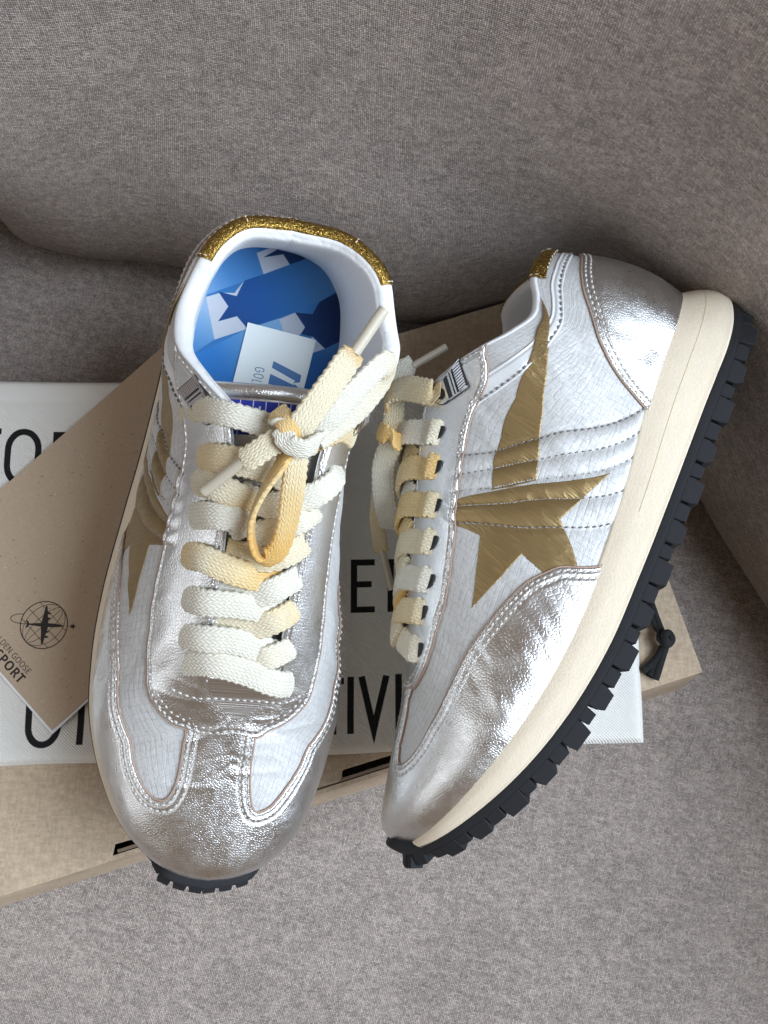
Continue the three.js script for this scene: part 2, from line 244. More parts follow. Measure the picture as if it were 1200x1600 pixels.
// a piece of material laid on the last: a polygon of a chart, raised by `thick` with a rounded edge, pressed in along its seams
function patch(chart, poly, { na, nb, thick = .1, off = 0, uv, seams = [], extra = null, holes = [], sewn = () => false }) {
  const B = densify(poly, chart), P = B.map((q) => chart(...q)[0]), cell = .25, H = new Map(), key = (i, j, k) => i * 1e6 + j * 1e3 + k, R = .6;
  const put = (p) => { const k = key(Math.floor(p[0] / cell) + 300, Math.floor(p[1] / cell) + 300, Math.floor(p[2] / cell) + 300); H.has(k) ? H.get(k).push(p) : H.set(k, [p]); };
  P.forEach((p, i) => sewn(...B[i]) || put(p)); holes.forEach((h) => densify(h, chart, .04).forEach((q) => put(chart(...q)[0])));
  const near = (p) => { let d = R; const a = Math.floor(p[0] / cell) + 300, b = Math.floor(p[1] / cell) + 300, c = Math.floor(p[2] / cell) + 300; for (let i = -2; i <= 2; i++) for (let j = -2; j <= 2; j++) for (let k = -2; k <= 2; k++) for (const q of H.get(key(a + i, b + j, c + k)) || []) d = Math.min(d, len(sub(p, q))); return d; };
  let x0 = 1e9, x1 = -1e9, y0 = 1e9, y1 = -1e9; for (const [a, b] of B) { x0 = Math.min(x0, a); x1 = Math.max(x1, a); y0 = Math.min(y0, b); y1 = Math.max(y1, b); }
  const ex = (x1 - x0) / na, ey = (y1 - y0) / nb; x0 -= ex * 1.37; y0 -= ey * 1.37; const nx = na + 3, ny = nb + 3, V = new Array((nx + 1) * (ny + 1));
  for (let i = 0; i <= nx; i++) for (let j = 0; j <= ny; j++) {
    const a = x0 + (x1 - x0 + ex * 1.37) * i / (nx - 1), b = y0 + (y1 - y0 + ey * 1.37) * j / (ny - 1), [p, n] = chart(a, b), ins = inside(B, a, b) && !holes.some((h) => inside(h, a, b)), d = near(p); V[i * (ny + 1) + j] = { a, b, p, n, d: ins ? d : -d };
  }
  const pos = [], uvs = [], idx = [], memo = new Map();
  const lift = (v) => { const d = Math.max(0, v.d), r = Math.max(.09, thick * 1.1); let h = thick * Math.sqrt(Math.max(0, 1 - Math.pow(1 - Math.min(1, d / r), 2))); for (const s of seams) h -= .045 * Math.exp(-Math.pow((d - s) / .055, 2)); if (extra) h += extra(v.a, v.b, d); return d <= 0 ? off - .03 : off + h; };
  const emit = (k, v) => { if (memo.has(k)) return memo.get(k); const q = add(v.p, v.n, lift(v)), w = uv(v.a, v.b, v.p); memo.set(k, pos.length / 3); pos.push(q[0] * .01, q[1] * .01, q[2] * .01); uvs.push(w[0], w[1]); return pos.length / 3 - 1; };
  const cut = (ka, kb) => { if (ka > kb) [ka, kb] = [kb, ka]; const A = V[ka], C = V[kb], t = clamp(A.d / (A.d - C.d)), q = { a: mix(A.a, C.a, t), b: mix(A.b, C.b, t), d: 0 }; q.p = A.p.map((x, i) => mix(x, C.p[i], t)); q.n = unit(A.n.map((x, i) => mix(x, C.n[i], t))); if (sewn(q.a, q.b)) { [q.p, q.n] = chart(q.a, q.b); q.d = near(q.p); } return emit('c' + ka + '_' + kb, q); };
  for (let i = 0; i < nx; i++) for (let j = 0; j < ny; j++) {
    const k = [i * (ny + 1) + j, (i + 1) * (ny + 1) + j, (i + 1) * (ny + 1) + j + 1, i * (ny + 1) + j + 1], ring = [];
    for (let e = 0; e < 4; e++) { const A = k[e], C = k[(e + 1) % 4]; if (V[A].d > 0) ring.push(emit(A, V[A])); if ((V[A].d > 0) !== (V[C].d > 0)) ring.push(cut(A, C)); }
    for (let e = 1; e < ring.length - 1; e++) idx.push(ring[0], ring[e], ring[e + 1]);
  }
  const g = bufferGeo(pos, uvs, idx), c = chart((x0 + x1) / 2, (y0 + y1) / 2);   // wind the faces outwards
  let s = 0; const ar = g.attributes.normal; for (let i = 0; i < pos.length / 3; i += 7) { const q = [pos[i * 3] * 100, pos[i * 3 + 1] * 100 - 4.5, pos[i * 3 + 2] * 100 - clamp(pos[i * 3 + 2] * 100, 4, 21)]; s += q[0] * ar.getX(i) + q[1] * ar.getY(i) + q[2] * ar.getZ(i); }
  if (s < 0) { for (let i = 0; i < idx.length; i += 3) { const t = idx[i]; idx[i] = idx[i + 1]; idx[i + 1] = t; } return bufferGeo(pos, uvs, idx); }
  return g;
}
function inset(chart, pts, dist, closed, sign) {         // a line `dist` centimetres beside a line of a chart
  return pts.map((q, i) => {
    const a = pts[closed ? md(i - 1, pts.length) : Math.max(0, i - 1)], b = pts[closed ? md(i + 1, pts.length) : Math.min(pts.length - 1, i + 1)];
    const T = unit(sub(chart(...b)[0], chart(...a)[0])), [p, n] = chart(...q), D = unit(cross(n, T)).map((x) => x * dist * sign), e = 2e-3;
    const du = sub(chart(q[0] + e, q[1])[0], p).map((x) => x / e), dv = sub(chart(q[0], q[1] + e)[0], p).map((x) => x / e), A = dot(du, du), Bq = dot(du, dv), Cq = dot(dv, dv), r1 = dot(du, D), r2 = dot(dv, D), det = A * Cq - Bq * Bq || 1e-9;
    return [q[0] + (Cq * r1 - Bq * r2) / det, q[1] + (A * r2 - Bq * r1) / det];
  });
}
function onChart(chart, pts, h) { return pts.map((q) => { const [p, n] = chart(...q); return [add(p, n, h), n]; }); }
const bead = (() => { const g = new THREE.SphereGeometry(1, 6, 5); return g.index ? g : mergeVertices(g); })();
function stitches(lines, { pitch = .27, long = .2, thick = .045, slant = .12, seed = 1 }) {   // separate thread stitches along lines of [point, normal]
  const pos = [], idx = [], R = rng(seed), bp = bead.attributes.position, bi = bead.index.array;
  for (const line of lines) {
    let acc = pitch / 2;
    for (let i = 0; i < line.length - 1; i++) {
      const [a, n] = line[i], b = line[i + 1][0], d = sub(b, a), l = len(d);
      while (acc < l) {
        const c = add(a, d, acc / l), T0 = unit(d), W0 = unit(cross(n, T0)), T = unit(add(T0, W0, slant + (R() - .5) * .15)), N = n, W = unit(cross(N, T)), base = pos.length / 3, hl = long * (.44 + .1 * R()), th = thick * (.9 + .25 * R());
        for (let k = 0; k < bp.count; k++) { const y = bp.getY(k), q = add(add(add(c, T, y * hl), W, bp.getX(k) * th), N, bp.getZ(k) * th - .012 - .03 * y * y); pos.push(q[0] * .01, q[1] * .01, q[2] * .01); }
        for (let k = 0; k < bi.length; k++) idx.push(base + bi[k]);
        acc += pitch * (.96 + .08 * R());
      }
      acc -= l;
    }
  }
  return bufferGeo(pos, pos.length ? pos.filter((_, i) => i % 3 !== 1) : [], idx);
}
function tube(pts, r, seg = 6, flat = 1) {               // pts: [point, normal] in cm, an edge line
  const pos = [], uv = [], idx = []; let L = 0;
  pts.forEach(([p, n], i) => {
    const T = unit(sub(pts[Math.min(pts.length - 1, i + 1)][0], pts[Math.max(0, i - 1)][0])), W = unit(cross(n, T)), N = unit(cross(T, W)); if (i) L += len(sub(p, pts[i - 1][0]));
    for (let k = 0; k <= seg; k++) { const a = k / seg * 2 * Math.PI, q = add(add(p, W, Math.cos(a) * r * flat), N, Math.sin(a) * r); pos.push(q[0] * .01, q[1] * .01, q[2] * .01); uv.push(L, k / seg * r * 6); }
    if (i) for (let k = 0; k < seg; k++) { const a = (i - 1) * (seg + 1) + k, b = a + seg + 1; idx.push(a, a + 1, b, b, a + 1, b + 1); }
  });
  return bufferGeo(pos, uv, idx);
}
// a flat woven lace: pts [x, y, z, (half-turn in radians)], colour stains along it
const IVORY = [.80, .70, .51], WHITE = [.80, .755, .65], YELLOW = [.80, .60, .31], ORANGE = [.78, .47, .15];
function ribbon(pts, { width = .86, thick = .24, up = null, tones = [IVORY], seed = 1, taper = [1, 1] }) {
  const c = smooth(pts.map((p) => [p[0], p[1], p[2], p[3] || 0]), 14), pos = [], uv = [], col = [], idx = [], seg = 22; let L = 0, W = null;
  c.forEach((q, i) => {
    const p = q.slice(0, 3), a = c[Math.max(0, i - 1)], b = c[Math.min(c.length - 1, i + 1)], T = unit(sub(b.slice(0, 3), a.slice(0, 3)));
    const U = up ? up(p, i / (c.length - 1)) : unit([p[0] * .3, 1, .15]); let w = unit(cross(U, T)); if (W && dot(w, W) < 0 && !up) w = w.map((x) => -x); W = w;
    let N = unit(cross(T, w)); const r = q[3], cr = Math.cos(r), sr = Math.sin(r), w2 = add(w.map((x) => x * cr), N, sr), n2 = add(N.map((x) => x * cr), w, -sr);
    if (i) L += len(sub(p, c[i - 1].slice(0, 3)));
    const f = i / (c.length - 1), s = f * (tones.length - 1), k0 = Math.min(tones.length - 1, Math.floor(s)), k1 = Math.min(tones.length - 1, k0 + 1), e = i < 4 ? mix(taper[0], 1, i / 4) : i > c.length - 5 ? mix(taper[1], 1, (c.length - 1 - i) / 4) : 1;
    const hw = width / 2 * e * (1 + .05 * wr(L * 2.3, seed * 3.7, seed));
    for (let k = 0; k <= seg; k++) {
      const g = k / seg * 2 * Math.PI, x = Math.sign(Math.cos(g)) * Math.pow(Math.abs(Math.cos(g)), .55), y = Math.sign(Math.sin(g)) * Math.pow(Math.abs(Math.sin(g)), .8), rip = 1 + .06 * Math.sin(L * 22 + (x > 0 ? 0 : 1.6));
      const v = add(add(p, w2, x * hw * rip), n2, y * thick / 2 - .04 * x * x); pos.push(v[0] * .01, v[1] * .01, v[2] * .01); uv.push(x * .5 + .5, L / .8);
      const m = clamp(s - k0 + .6 * wr(L * 1.2 + 3 * seed, x * .8, seed + 5) + .3 * wr(L * 6, x * 4, seed + 9)), d = .96 + .1 * wr(L * 9, x * 5 + seed, seed + 2); for (let h = 0; h < 3; h++) col.push(mix(tones[k0][h], tones[k1][h], m) * d);
    }
    if (i) for (let k = 0; k < seg; k++) { const A = (i - 1) * (seg + 1) + k, B = A + seg + 1; idx.push(A, A + 1, B, B, A + 1, B + 1); }
  });
  for (const [i, f] of [[0, 1], [c.length - 1, 0]]) { const base = i * (seg + 1); for (let k = 1; k < seg - 1; k++) f ? idx.push(base, base + k + 1, base + k) : idx.push(base, base + k, base + k + 1); }
  return bufferGeo(pos, uv, idx, col);
}
const aglet = (a, b, r = .17) => { const n = [0, 1, 0], pts = []; for (let i = 0; i <= 6; i++) pts.push([[0, 1, 2].map((k) => mix(a[k], b[k], i / 6)), n]); const g = tube(pts, r, 10, 1.15), p = g.attributes.position; const idx = Array.from(g.index.array), m = 11; for (const [i, f] of [[0, 1], [6, 0]]) for (let k = 1; k < 9; k++) f ? idx.push(i * m, i * m + k + 1, i * m + k) : idx.push(i * m, i * m + k, i * m + k + 1); g.setIndex(idx); return g; };
// ---------- armchair, box, bag, card ----------
const seatY = 0;
const armchair = new THREE.Group(); armchair.name = 'armchair'; scene.add(armchair);
armchair.userData = { label: 'grey brown woven fabric armchair under and behind the sneakers', category: 'armchair' };
{
  const sag = (x, z) => .004 * wr(x * 14 + 50, z * 14 + 50, 61);
  armchair.add(mesh('seat_cushion', gridGeo(120, 120, (a, b) => { const x = (a - .5) * 1.1, z = -.34 + b * .9; return [x, seatY + sag(x, z) - .9 * Math.pow(Math.max(0, z - .34), 2), z]; }, (a, b) => [a * 110 * .9 + b * 20, b * 90 - a * 18], true), M.fabric));
  const crease = smooth([[-.62, .30], [-.47, .02], [-.36, -.11], [-.285, -.168], [-.217, -.185], [-.194, -.171], [-.161, -.162], [-.118, -.158], [-.05, -.142], [.014, -.124], [.06, -.132], [.1, -.142], [.137, -.1], [.166, -.03], [.201, .03], [.24, .1], [.28, .2], [.30, .34], [.31, .56]], 10);
  const N = crease.length - 1, prof = smooth([[.05, -.05], [.022, -.004], [.006, .016], [-.004, .045], [-.004, .09], [.004, .15], [.02, .22], [.04, .3], [.062, .38], [.1, .43], [.16, .45], [.24, .43]], 6);
  let soft = crease.map((p) => p.slice()); for (let k = 0; k < 900; k++) soft = soft.map((p, i) => (i && i < N ? [0, 1].map((c) => .25 * soft[i - 1][c] + .5 * p[c] + .25 * soft[i + 1][c]) : p));
  const run = [0]; for (let i = 1; i <= N; i++) run.push(run[i - 1] + Math.hypot(soft[i][0] - soft[i - 1][0], soft[i][1] - soft[i - 1][1]));
  const nrm = soft.map((p, i) => { const a = soft[Math.max(0, i - 1)], b = soft[Math.min(N, i + 1)], l = Math.hypot(b[0] - a[0], b[1] - a[1]); return [(b[1] - a[1]) / l, -(b[0] - a[0]) / l]; });
  const up = [0]; for (let k = 1; k < prof.length; k++) up.push(up[k - 1] + Math.hypot(prof[k][0] - prof[k - 1][0], prof[k][1] - prof[k - 1][1]));
  armchair.add(mesh('backrest', gridGeo(N, prof.length - 1, (a, b) => {
    const i = Math.round(a * N), r = prof[Math.round(b * (prof.length - 1))], low = sstep(.62, .8, a), k = sstep(.05, .2, r[1]), p = [0, 1].map((c) => mix(crease[i][c], soft[i][c] + nrm[i][c] * .012, k));
    return [p[0] + nrm[i][0] * r[0], seatY + r[1] * mix(1, r[1] > 0 ? .5 : 1, low), p[1] + nrm[i][1] * r[0]];
  }, (a, b) => [run[Math.round(a * N)] * 100, up[Math.round(b * (prof.length - 1))] * 100], true), M.fabric));
}
const boxO = [.152, .061], bu = [-.955, .297], bv = [-.297, -.955];
const onBox = (u, v, y) => [boxO[0] + bu[0] * u + bv[0] * v, Y0 + y, boxO[1] + bu[1] * u + bv[1] * v];
const box = new THREE.Group(); box.name = 'shoe_box'; scene.add(box);
box.userData = { label: 'flat kraft cardboard shoe box under the cotton bag', category: 'box' };
{
  const place = (g, y = 0) => { const p = g.attributes.position; for (let i = 0; i < p.count; i++) { const q = onBox(p.getX(i), p.getY(i), p.getZ(i) + y); p.setXYZ(i, ...q); } g.computeVertexNormals(); return g; };
  const cmUv = (g) => { const p = g.attributes.position, n = g.attributes.normal, u = []; for (let i = 0; i < p.count; i++) { const ny = Math.abs(n.getY(i)); u.push(p.getX(i) * 100 + (ny < .5 ? p.getZ(i) * 30 : 0), ny < .5 ? p.getY(i) * 100 : p.getZ(i) * 100); } g.setAttribute('uv', new THREE.Float32BufferAttribute(u, 2)); return g; };
  const W = .40, D = .206, s = new THREE.Shape();
  const r = .004; s.moveTo(0, .0); s.lineTo(.064, 0); s.lineTo(.066, .0065); s.lineTo(.1765, .0075); s.quadraticCurveTo(.1785, .0075, .179, .0045); s.lineTo(.181, .003); s.lineTo(.272, .0062); s.lineTo(.2885, .0068); s.lineTo(.291, .002); s.lineTo(.294, 0); s.lineTo(W, 0); s.lineTo(W, D); s.lineTo(0, D); s.closePath();
  const lid = new THREE.ExtrudeGeometry(s, { depth: .002, bevelEnabled: true, bevelThickness: .0005, bevelSize: .0005, bevelSegments: 2 }); lid.translate(0, 0, -.0025);
  box.add(mesh('lid', cmUv(place(mergeVertices(lid.deleteAttribute('normal').deleteAttribute('uv'), 1e-6).toNonIndexed())), M.kraft));
  const wall = (pts, d0, d1, name, m) => { const sh = new THREE.Shape(pts.map((p) => new THREE.Vector2(...p))), g = new THREE.ExtrudeGeometry(sh, { depth: d1 - d0, bevelEnabled: false }); g.translate(0, 0, d0); box.add(mesh(name, cmUv(place(g)), m)); };
  const flare = (v0, v1, name, m, u0, u1, top) => { const g = new THREE.BufferGeometry(), c = []; for (const u of [u0, u1]) for (const [v, y] of [[v0, top], [v1, top], [v1 - .006, -Y0 + .001], [v0 - .006, -Y0 + .001]]) c.push(...onBox(u, v, y)); g.setAttribute('position', new THREE.Float32BufferAttribute(c, 3)); g.setIndex([0, 1, 5, 0, 5, 4, 1, 2, 6, 1, 6, 5, 2, 3, 7, 2, 7, 6, 3, 0, 4, 3, 4, 7, 0, 3, 2, 0, 2, 1, 4, 5, 6, 4, 6, 7]); const h = g.toNonIndexed(); h.computeVertexNormals(); box.add(mesh(name, cmUv(h), m)); };
  flare(-.0004, .0016, 'front_wall', M.kraft, 0, W, -.0027); flare(.0022, .0036, 'front_flap', M.kraftDark, .068, .288, -.0022);
  wall([[0, .004], [.002, .004], [.002, D], [0, D]], -Y0 + .001, -.0027, 'side_wall', M.kraft); wall([[W - .002, .004], [W, .004], [W, D], [W - .002, D]], -Y0 + .001, -.0027, 'side_wall', M.kraft); wall([[.002, D - .002], [W - .002, D - .002], [W - .002, D], [.002, D]], -Y0 + .001, -.0027, 'back_wall', M.kraft);
  wall([[.002, .0045], [W - .002, .0045], [W - .002, D - .002], [.002, D - .002]], -.03, -.028, 'inner_panel', M.kraftDark);
}
// cotton bag: a long edge along x, printed lines, a hem and a slack surface
const bagX0 = -.3, bagX1 = .1225, bagZ = (x, e) => e ? mix(.1095, .0942, (x + .3) / .4225) : mix(-.085, -.0805, (x + .3) / .4225);
const bagPrint = board(2048, 912, (g, w, h) => {
  g.fillStyle = '#ebe8e1'; g.fillRect(0, 0, w, h);
  const X = (x) => (x - bagX0) / (bagX1 - bagX0) * w, Z = (z) => (z - bagZ(-.1, 0)) / (bagZ(-.1, 1) - bagZ(-.1, 0)) * h; g.strokeStyle = '#0d0d10'; g.lineWidth = w / (bagX1 - bagX0) * .0030; g.lineJoin = 'miter';
  const st = (pts, c) => { g.beginPath(); pts.forEach((p, i) => (i ? g.lineTo(X(p[0]), Z(p[1])) : g.moveTo(X(p[0]), Z(p[1])))); if (c) g.closePath(); g.stroke(); };
  const oval = (x0, x1, z0, z1) => { g.beginPath(); const r = (x1 - x0) / 2, a = X(x0), b = X(x1), c = Z(z0), d = Z(z1), k = (b - a) / 2; g.moveTo(a, c + k * 1.25); g.ellipse((a + b) / 2, c + k * 1.25, k, k * 1.25, 0, Math.PI, 2 * Math.PI); g.lineTo(b, d - k * 1.25); g.ellipse((a + b) / 2, d - k * 1.25, k, k * 1.25, 0, 0, Math.PI); g.closePath(); g.stroke(); };
  st([[-.2055, -.0557], [-.1895, -.0557]]); st([[-.1975, -.0557], [-.1975, -.0302]]); oval(-.1858, -.1708, -.0557, -.0302); st([[-.1625, -.0302], [-.1625, -.0544], [-.1555, -.0544], [-.152, -.051], [-.152, -.047], [-.1555, -.0435], [-.1625, -.0435]]); st([[-.1575, -.0435], [-.1505, -.0302]]);
  st([[-.0045, .0101], [-.0145, .0101], [-.0145, .0336], [-.0045, .0336]]); st([[-.0145, .021], [-.006, .021]]); st([[.0032, .0101], [.0032, .0336], [.0085, .0336], [.0125, .030], [.0125, .0137], [.0085, .0101]], true);
  oval(-.1668, -.1530, .0675, .0935); st([[-.1425, .0662], [-.1425, .0938]]);
  st([[-.029, .068], [-.0188, .068]]); st([[-.0238, .068], [-.0238, .0928]]); st([[-.0156, .0662], [-.0156, .0928]]); st([[-.0105, .0662], [-.0047, .0915], [.0012, .0662]]); st([[.0069, .0658], [.0069, .0922]]); st([[.0105, .0672], [.0205, .0672]]); st([[.0155, .0672], [.0155, .0925]]); st([[.026, .0658], [.031, .079], [.036, .0658]]); st([[.031, .079], [.031, .0922]]);
});
const bag = new THREE.Group(); bag.name = 'drawstring_bag'; scene.add(bag);
bag.userData = { label: 'white cotton drawstring bag with black lettering spread on the box', category: 'bag' };
{
  const thick = (a, b) => { const ex = Math.min(a, 1 - a) * .42, ez = Math.min(b, 1 - b) * .19, e = Math.min(ex, ez); return .0052 * Math.sqrt(1 - Math.pow(1 - Math.min(1, e / .005), 2)) + .0014 * sstep(0, .02, e) * (wr(a * 16, b * 7, 71) + .6 * wr(a * 40, b * 16, 72)) - .0007 * Math.exp(-Math.pow((b - .062) / .006, 2)); };
  const M1 = mat({ map: bagPrint, roughness: .85, bumpMap: rep(twillH, 28, 12.6), bumpScale: .0005 });
  bag.add(mesh('cloth', gridGeo(260, 130, (a, b) => { const x = mix(bagX0, bagX1, a), w = .0012 * wr(a * 9, b * 9, 73); return [x + w * (b - .5), Y0 + .0006 + thick(a, b), mix(bagZ(x, 0), bagZ(x, 1), b) + .001 * wr(a * 12, b * 4, 74)]; }, (a, b) => [a, 1 - b], true), M1));
  const c3 = (x, z, y = .0045) => [x * 100, (Y0 + y) * 100, z * 100];
  const cd = (pts, r, seed) => tube(smooth(pts, 8).map((p) => [p, [0, 1, 0]]), r, 8);
  bag.add(mesh('drawstring', mergeGeometries([cd([c3(.112, -.02, .008), c3(.1262, .0202), c3(.1287, .0295), c3(.1315, .0387), c3(.1335, .044)], .17), cd([c3(.110, -.01, .008), c3(.1245, .0215), c3(.1272, .031), c3(.1298, .0395), c3(.1335, .045)], .15), cd([c3(.1322, .0430, .005), c3(.1308, .0462, .0085), c3(.1336, .0490, .010), c3(.1362, .0466, .009), c3(.1350, .0436, .0085), c3(.1326, .0448, .0105), c3(.1330, .0478, .0115), c3(.1352, .0476, .0085), c3(.1345, .0448, .0075), c3(.1330, .0486, .005)], .19), cd([c3(.1335, .049, .005), c3(.1305, .0545, .004), c3(.1265, .0585, .0035), c3(.1232, .061, .003)], .2), cd([c3(.1340, .049, .005), c3(.1318, .0555, .004), c3(.1298, .0615, .0035), c3(.1285, .065, .003)], .22), cd([c3(.1337, .049, .004), c3(.1310, .055, .0035), c3(.1275, .061, .003), c3(.1262, .0635, .003)], .22)]), M.cord));
}
// kraft booklet with a printed globe
const card = new THREE.Group(); card.name = 'booklet'; scene.add(card);
card.userData = { label: 'brown kraft paper booklet with a printed globe and aeroplane beside the sneaker', category: 'booklet' };
{
  const o = [-.1545, .0905], e = [.722, -.692], t = [.692, .722], len2 = .168, wid = .1065, K = 9000;   // a runs along the lettering, b up the page
  const at = (a, b, y) => [o[0] + t[0] * (a - wid) + e[0] * b + t[0] * wid, Y0 + .0068 + y, o[1] + t[1] * (a - wid) + e[1] * b + t[1] * wid];
  const print = board(1080, 1680, (g, w, h) => {
    const R = rng(5); g.fillStyle = '#b9a48c'; g.fillRect(0, 0, w, h);
    for (let i = 0; i < 26000; i++) { const x = R() * w, y = R() * h, k = R(); g.strokeStyle = k > .5 ? 'rgba(255,240,215,.10)' : 'rgba(70,48,30,.09)'; g.lineWidth = 1.2; g.beginPath(); g.moveTo(x, y); const an = R() * 6.28, l = 4 + R() * 16; g.lineTo(x + Math.cos(an) * l, y + Math.sin(an) * l); g.stroke(); }
    for (let i = 0; i < 420; i++) { const k = R(); g.fillStyle = k > .35 ? `rgba(70,50,38,${.2 + .5 * R()})` : 'rgba(245,230,205,.5)'; g.beginPath(); g.ellipse(R() * w, R() * h, 1 + R() * 5, .8 + R() * 2, R() * 3, 0, 7); g.fill(); }
    const k = w / wid, P = (a, b) => [(a + wid) * k, h - b * k]; g.strokeStyle = g.fillStyle = '#2b2622';
    const [cx, cy] = P(-.0406, .0288), r = .0112 * k; g.lineWidth = 4.5; g.beginPath(); g.arc(cx, cy, r, 0, 7); g.stroke();
    g.save(); g.beginPath(); g.arc(cx, cy, r, 0, 7); g.clip(); g.lineWidth = 2.4;
    g.translate(cx, cy); for (const q of [.34, .74]) { g.beginPath(); g.ellipse(0, 0, r * q, r, 0, 0, 7); g.stroke(); } g.beginPath(); g.moveTo(0, -r); g.lineTo(0, r); g.moveTo(-r, 0); g.lineTo(r, 0); g.moveTo(-r, -r * .5); g.lineTo(r, -r * .5); g.moveTo(-r, r * .5); g.lineTo(r, r * .5); g.stroke(); g.restore();
    g.save(); g.translate(cx, cy); g.rotate(-Math.PI / 4 + .04);                                        // the aeroplane flies across the globe
    g.beginPath(); g.moveTo(r * .88, 0); g.quadraticCurveTo(r * .6, -r * .09, r * .18, -r * .08); g.lineTo(r * .05, -r * .8); g.lineTo(-.02 * r, -r * .82); g.lineTo(-r * .12, -r * .08); g.lineTo(-r * .62, -r * .03); g.lineTo(-r * .72, -r * .16); g.lineTo(-r * .78, -r * .15); g.lineTo(-r * .72, 0); g.lineTo(-r * .78, r * .15); g.lineTo(-r * .72, r * .16); g.lineTo(-r * .62, r * .03); g.lineTo(-r * .12, r * .08); g.lineTo(-.02 * r, r * .82); g.lineTo(r * .05, r * .8); g.lineTo(r * .18, r * .08); g.quadraticCurveTo(r * .6, r * .09, r * .88, 0); g.fill();
    for (const y of [-.5, -.28, .28, .5]) { g.beginPath(); g.ellipse(r * .15, y * r, r * .1, r * .045, 0, 0, 7); g.fill(); }
    g.lineWidth = 3.2; g.beginPath(); g.moveTo(-r * .78, 0); g.bezierCurveTo(-r * 1.7, 0, -r * 1.6, -r * .42, -r * .92, -r * .42); g.stroke(); g.beginPath(); for (let i = 0; i < 10; i++) { const a = i * Math.PI / 5, q = (i & 1 ? .06 : .14) * r; g.lineTo(r * 1.24 + Math.cos(a) * q, Math.sin(a) * q); } g.fill(); g.beginPath(); g.moveTo(r * 1.05, 0); g.lineTo(r * 1.2, 0); g.stroke(); g.restore();
    g.textAlign = 'right'; const [tx, ty] = P(-.0278, .0082); g.font = '100px sans-serif'; const s1 = .0287 * k / g.measureText('GOLDEN GOOSE').width; g.font = `${100 * s1}px sans-serif`; g.fillText('GOLDEN GOOSE', tx, ty); g.font = 'bold 100px sans-serif'; g.font = `bold ${100 * .0195 * k / g.measureText('SPORT').width}px sans-serif`; g.fillText('SPORT', tx + .0006 * k, ty + .0056 * k);
  });
  const mk = mat({ map: print, roughness: .85, bumpMap: rep(kraftH, 1.4, 2.2), bumpScale: .00006 });
  const leaf = (y, d, name, m, sh) => { const n = 24, cv = (b) => .0016 * Math.pow(Math.max(0, b - .02) / .15, 2); const top = gridGeo(8, n, (p, q) => { const a = -wid + p * (wid - sh), b = sh + q * (len2 - sh); return at(a, b, y + d + cv(b)); }, (p, q) => [p, q]); const side = gridGeo(40, 1, (p, q) => { const c = [[-wid, sh], [-sh, sh], [-sh, len2], [-wid, len2], [-wid, sh]], i = Math.min(3, Math.floor(p * 4)), f = p * 4 - i, a = mix(c[i][0], c[i + 1][0], f), b = mix(c[i][1], c[i + 1][1], f); return at(a, b, y + q * d + cv(b)); }, (p, q) => [p, q * .01]); card.add(mesh(name, mergeGeometries([top, side]), m)); };
  leaf(0, .0006, 'back_cover', mk, .0004); leaf(.0007, .0012, 'pages', M.paper, .0); leaf(.0021, .0005, 'front_cover', mk, .0012);
}
// ---------- the sneaker: every part once, for the left foot; the right foot is its mirror image ----------
const toeWing = smooth([[.497, -.03], [.515, .1], [.53, .195], [.548, .25], [.575, .312], [.613, .362], [.655, .405], [.70, .445], [.745, .468], [.79, .465], [.826, .468], [.852, .492], [.869, .53], [.878, .58], [.879, .63], [.868, .685], [.848, .72], [.815, .75], [.77, .775]], 6);
const toeWingIn = smooth([[.497, -.03], [.515, .1], [.53, .195], [.548, .25], [.575, .312], [.613, .352], [.66, .40], [.72, .45], [.765, .495], [.812, .53], [.852, .585], [.884, .643], [.898, .70], [.902, .75], [.893, .81], [.868, .86], [.822, .88], [.77, .89]], 6);
const F = (list, s) => list.map(([t, v]) => [s * (1 - v), t]);
const eyeOut = smooth([[.312, .999], [.331, .93], [.348, .845], [.371, .765], [.401, .715], [.43, .70], [.455, .698], [.506, .688], [.55, .675], [.60, .655], [.65, .64], [.697, .645], [.735, .665], [.765, .695], [.79, .735], [.808, .80], [.817, .87], [.821, .94]], 6);
const eyeIn = smooth([[.821, .94], [.818, .885], [.806, .825], [.775, .775], [.744, .745], [.71, .72], [.683, .713], [.647, .725], [.598, .74], [.559, .75], [.52, .75], [.49, .735], [.455, .725], [.43, .71], [.401, .715], [.371, .765], [.348, .845], [.331, .93], [.312, .999]], 6);
const counterEdge = smooth([[.004, .80], [.04, .79], [.068, .757], [.113, .715], [.16, .645], [.2065, .549], [.236, .416], [.261, .26], [.278, .1], [.288, -.03]], 8);
const starHigh = [[.172, .985], [.246, .886], [.319, .717], [.382, .598], [.442, .549], [.478, .549], [.509, .53], [.491, .46], [.4625, .377], [.425, .405], [.375, .4785], [.323, .595], [.279, .715], [.211, .897], [.18, .962]].map(([t, v]) => [t - .007, Math.min(.992, v + .016)]);
const starLow = [[.5535, .69], [.530, .60], [.512, .531], [.4655, .369], [.425, .225], [.3957, .116], [.44, .185], [.488, .252], [.508, .17], [.53, .1], [.56, .22], [.5564, .352], [.61, .42], [.657, .483], [.61, .513], [.570, .535], [.574, .6], [.579, .66], [.566, .68]].map(([t, v]) => [t - .008, v + .014]);
const bandUp = smooth([[.045, .905], [.113, .897], [.162, .907], [.211, .895], [.2585, .858], [.3137, .818], [.365, .795], [.42, .80]], 8), bandLow = smooth([[.435, .72], [.39, .69], [.343, .69], [.304, .72], [.256, .757], [.184, .818], [.129, .8215], [.045, .83]], 8);
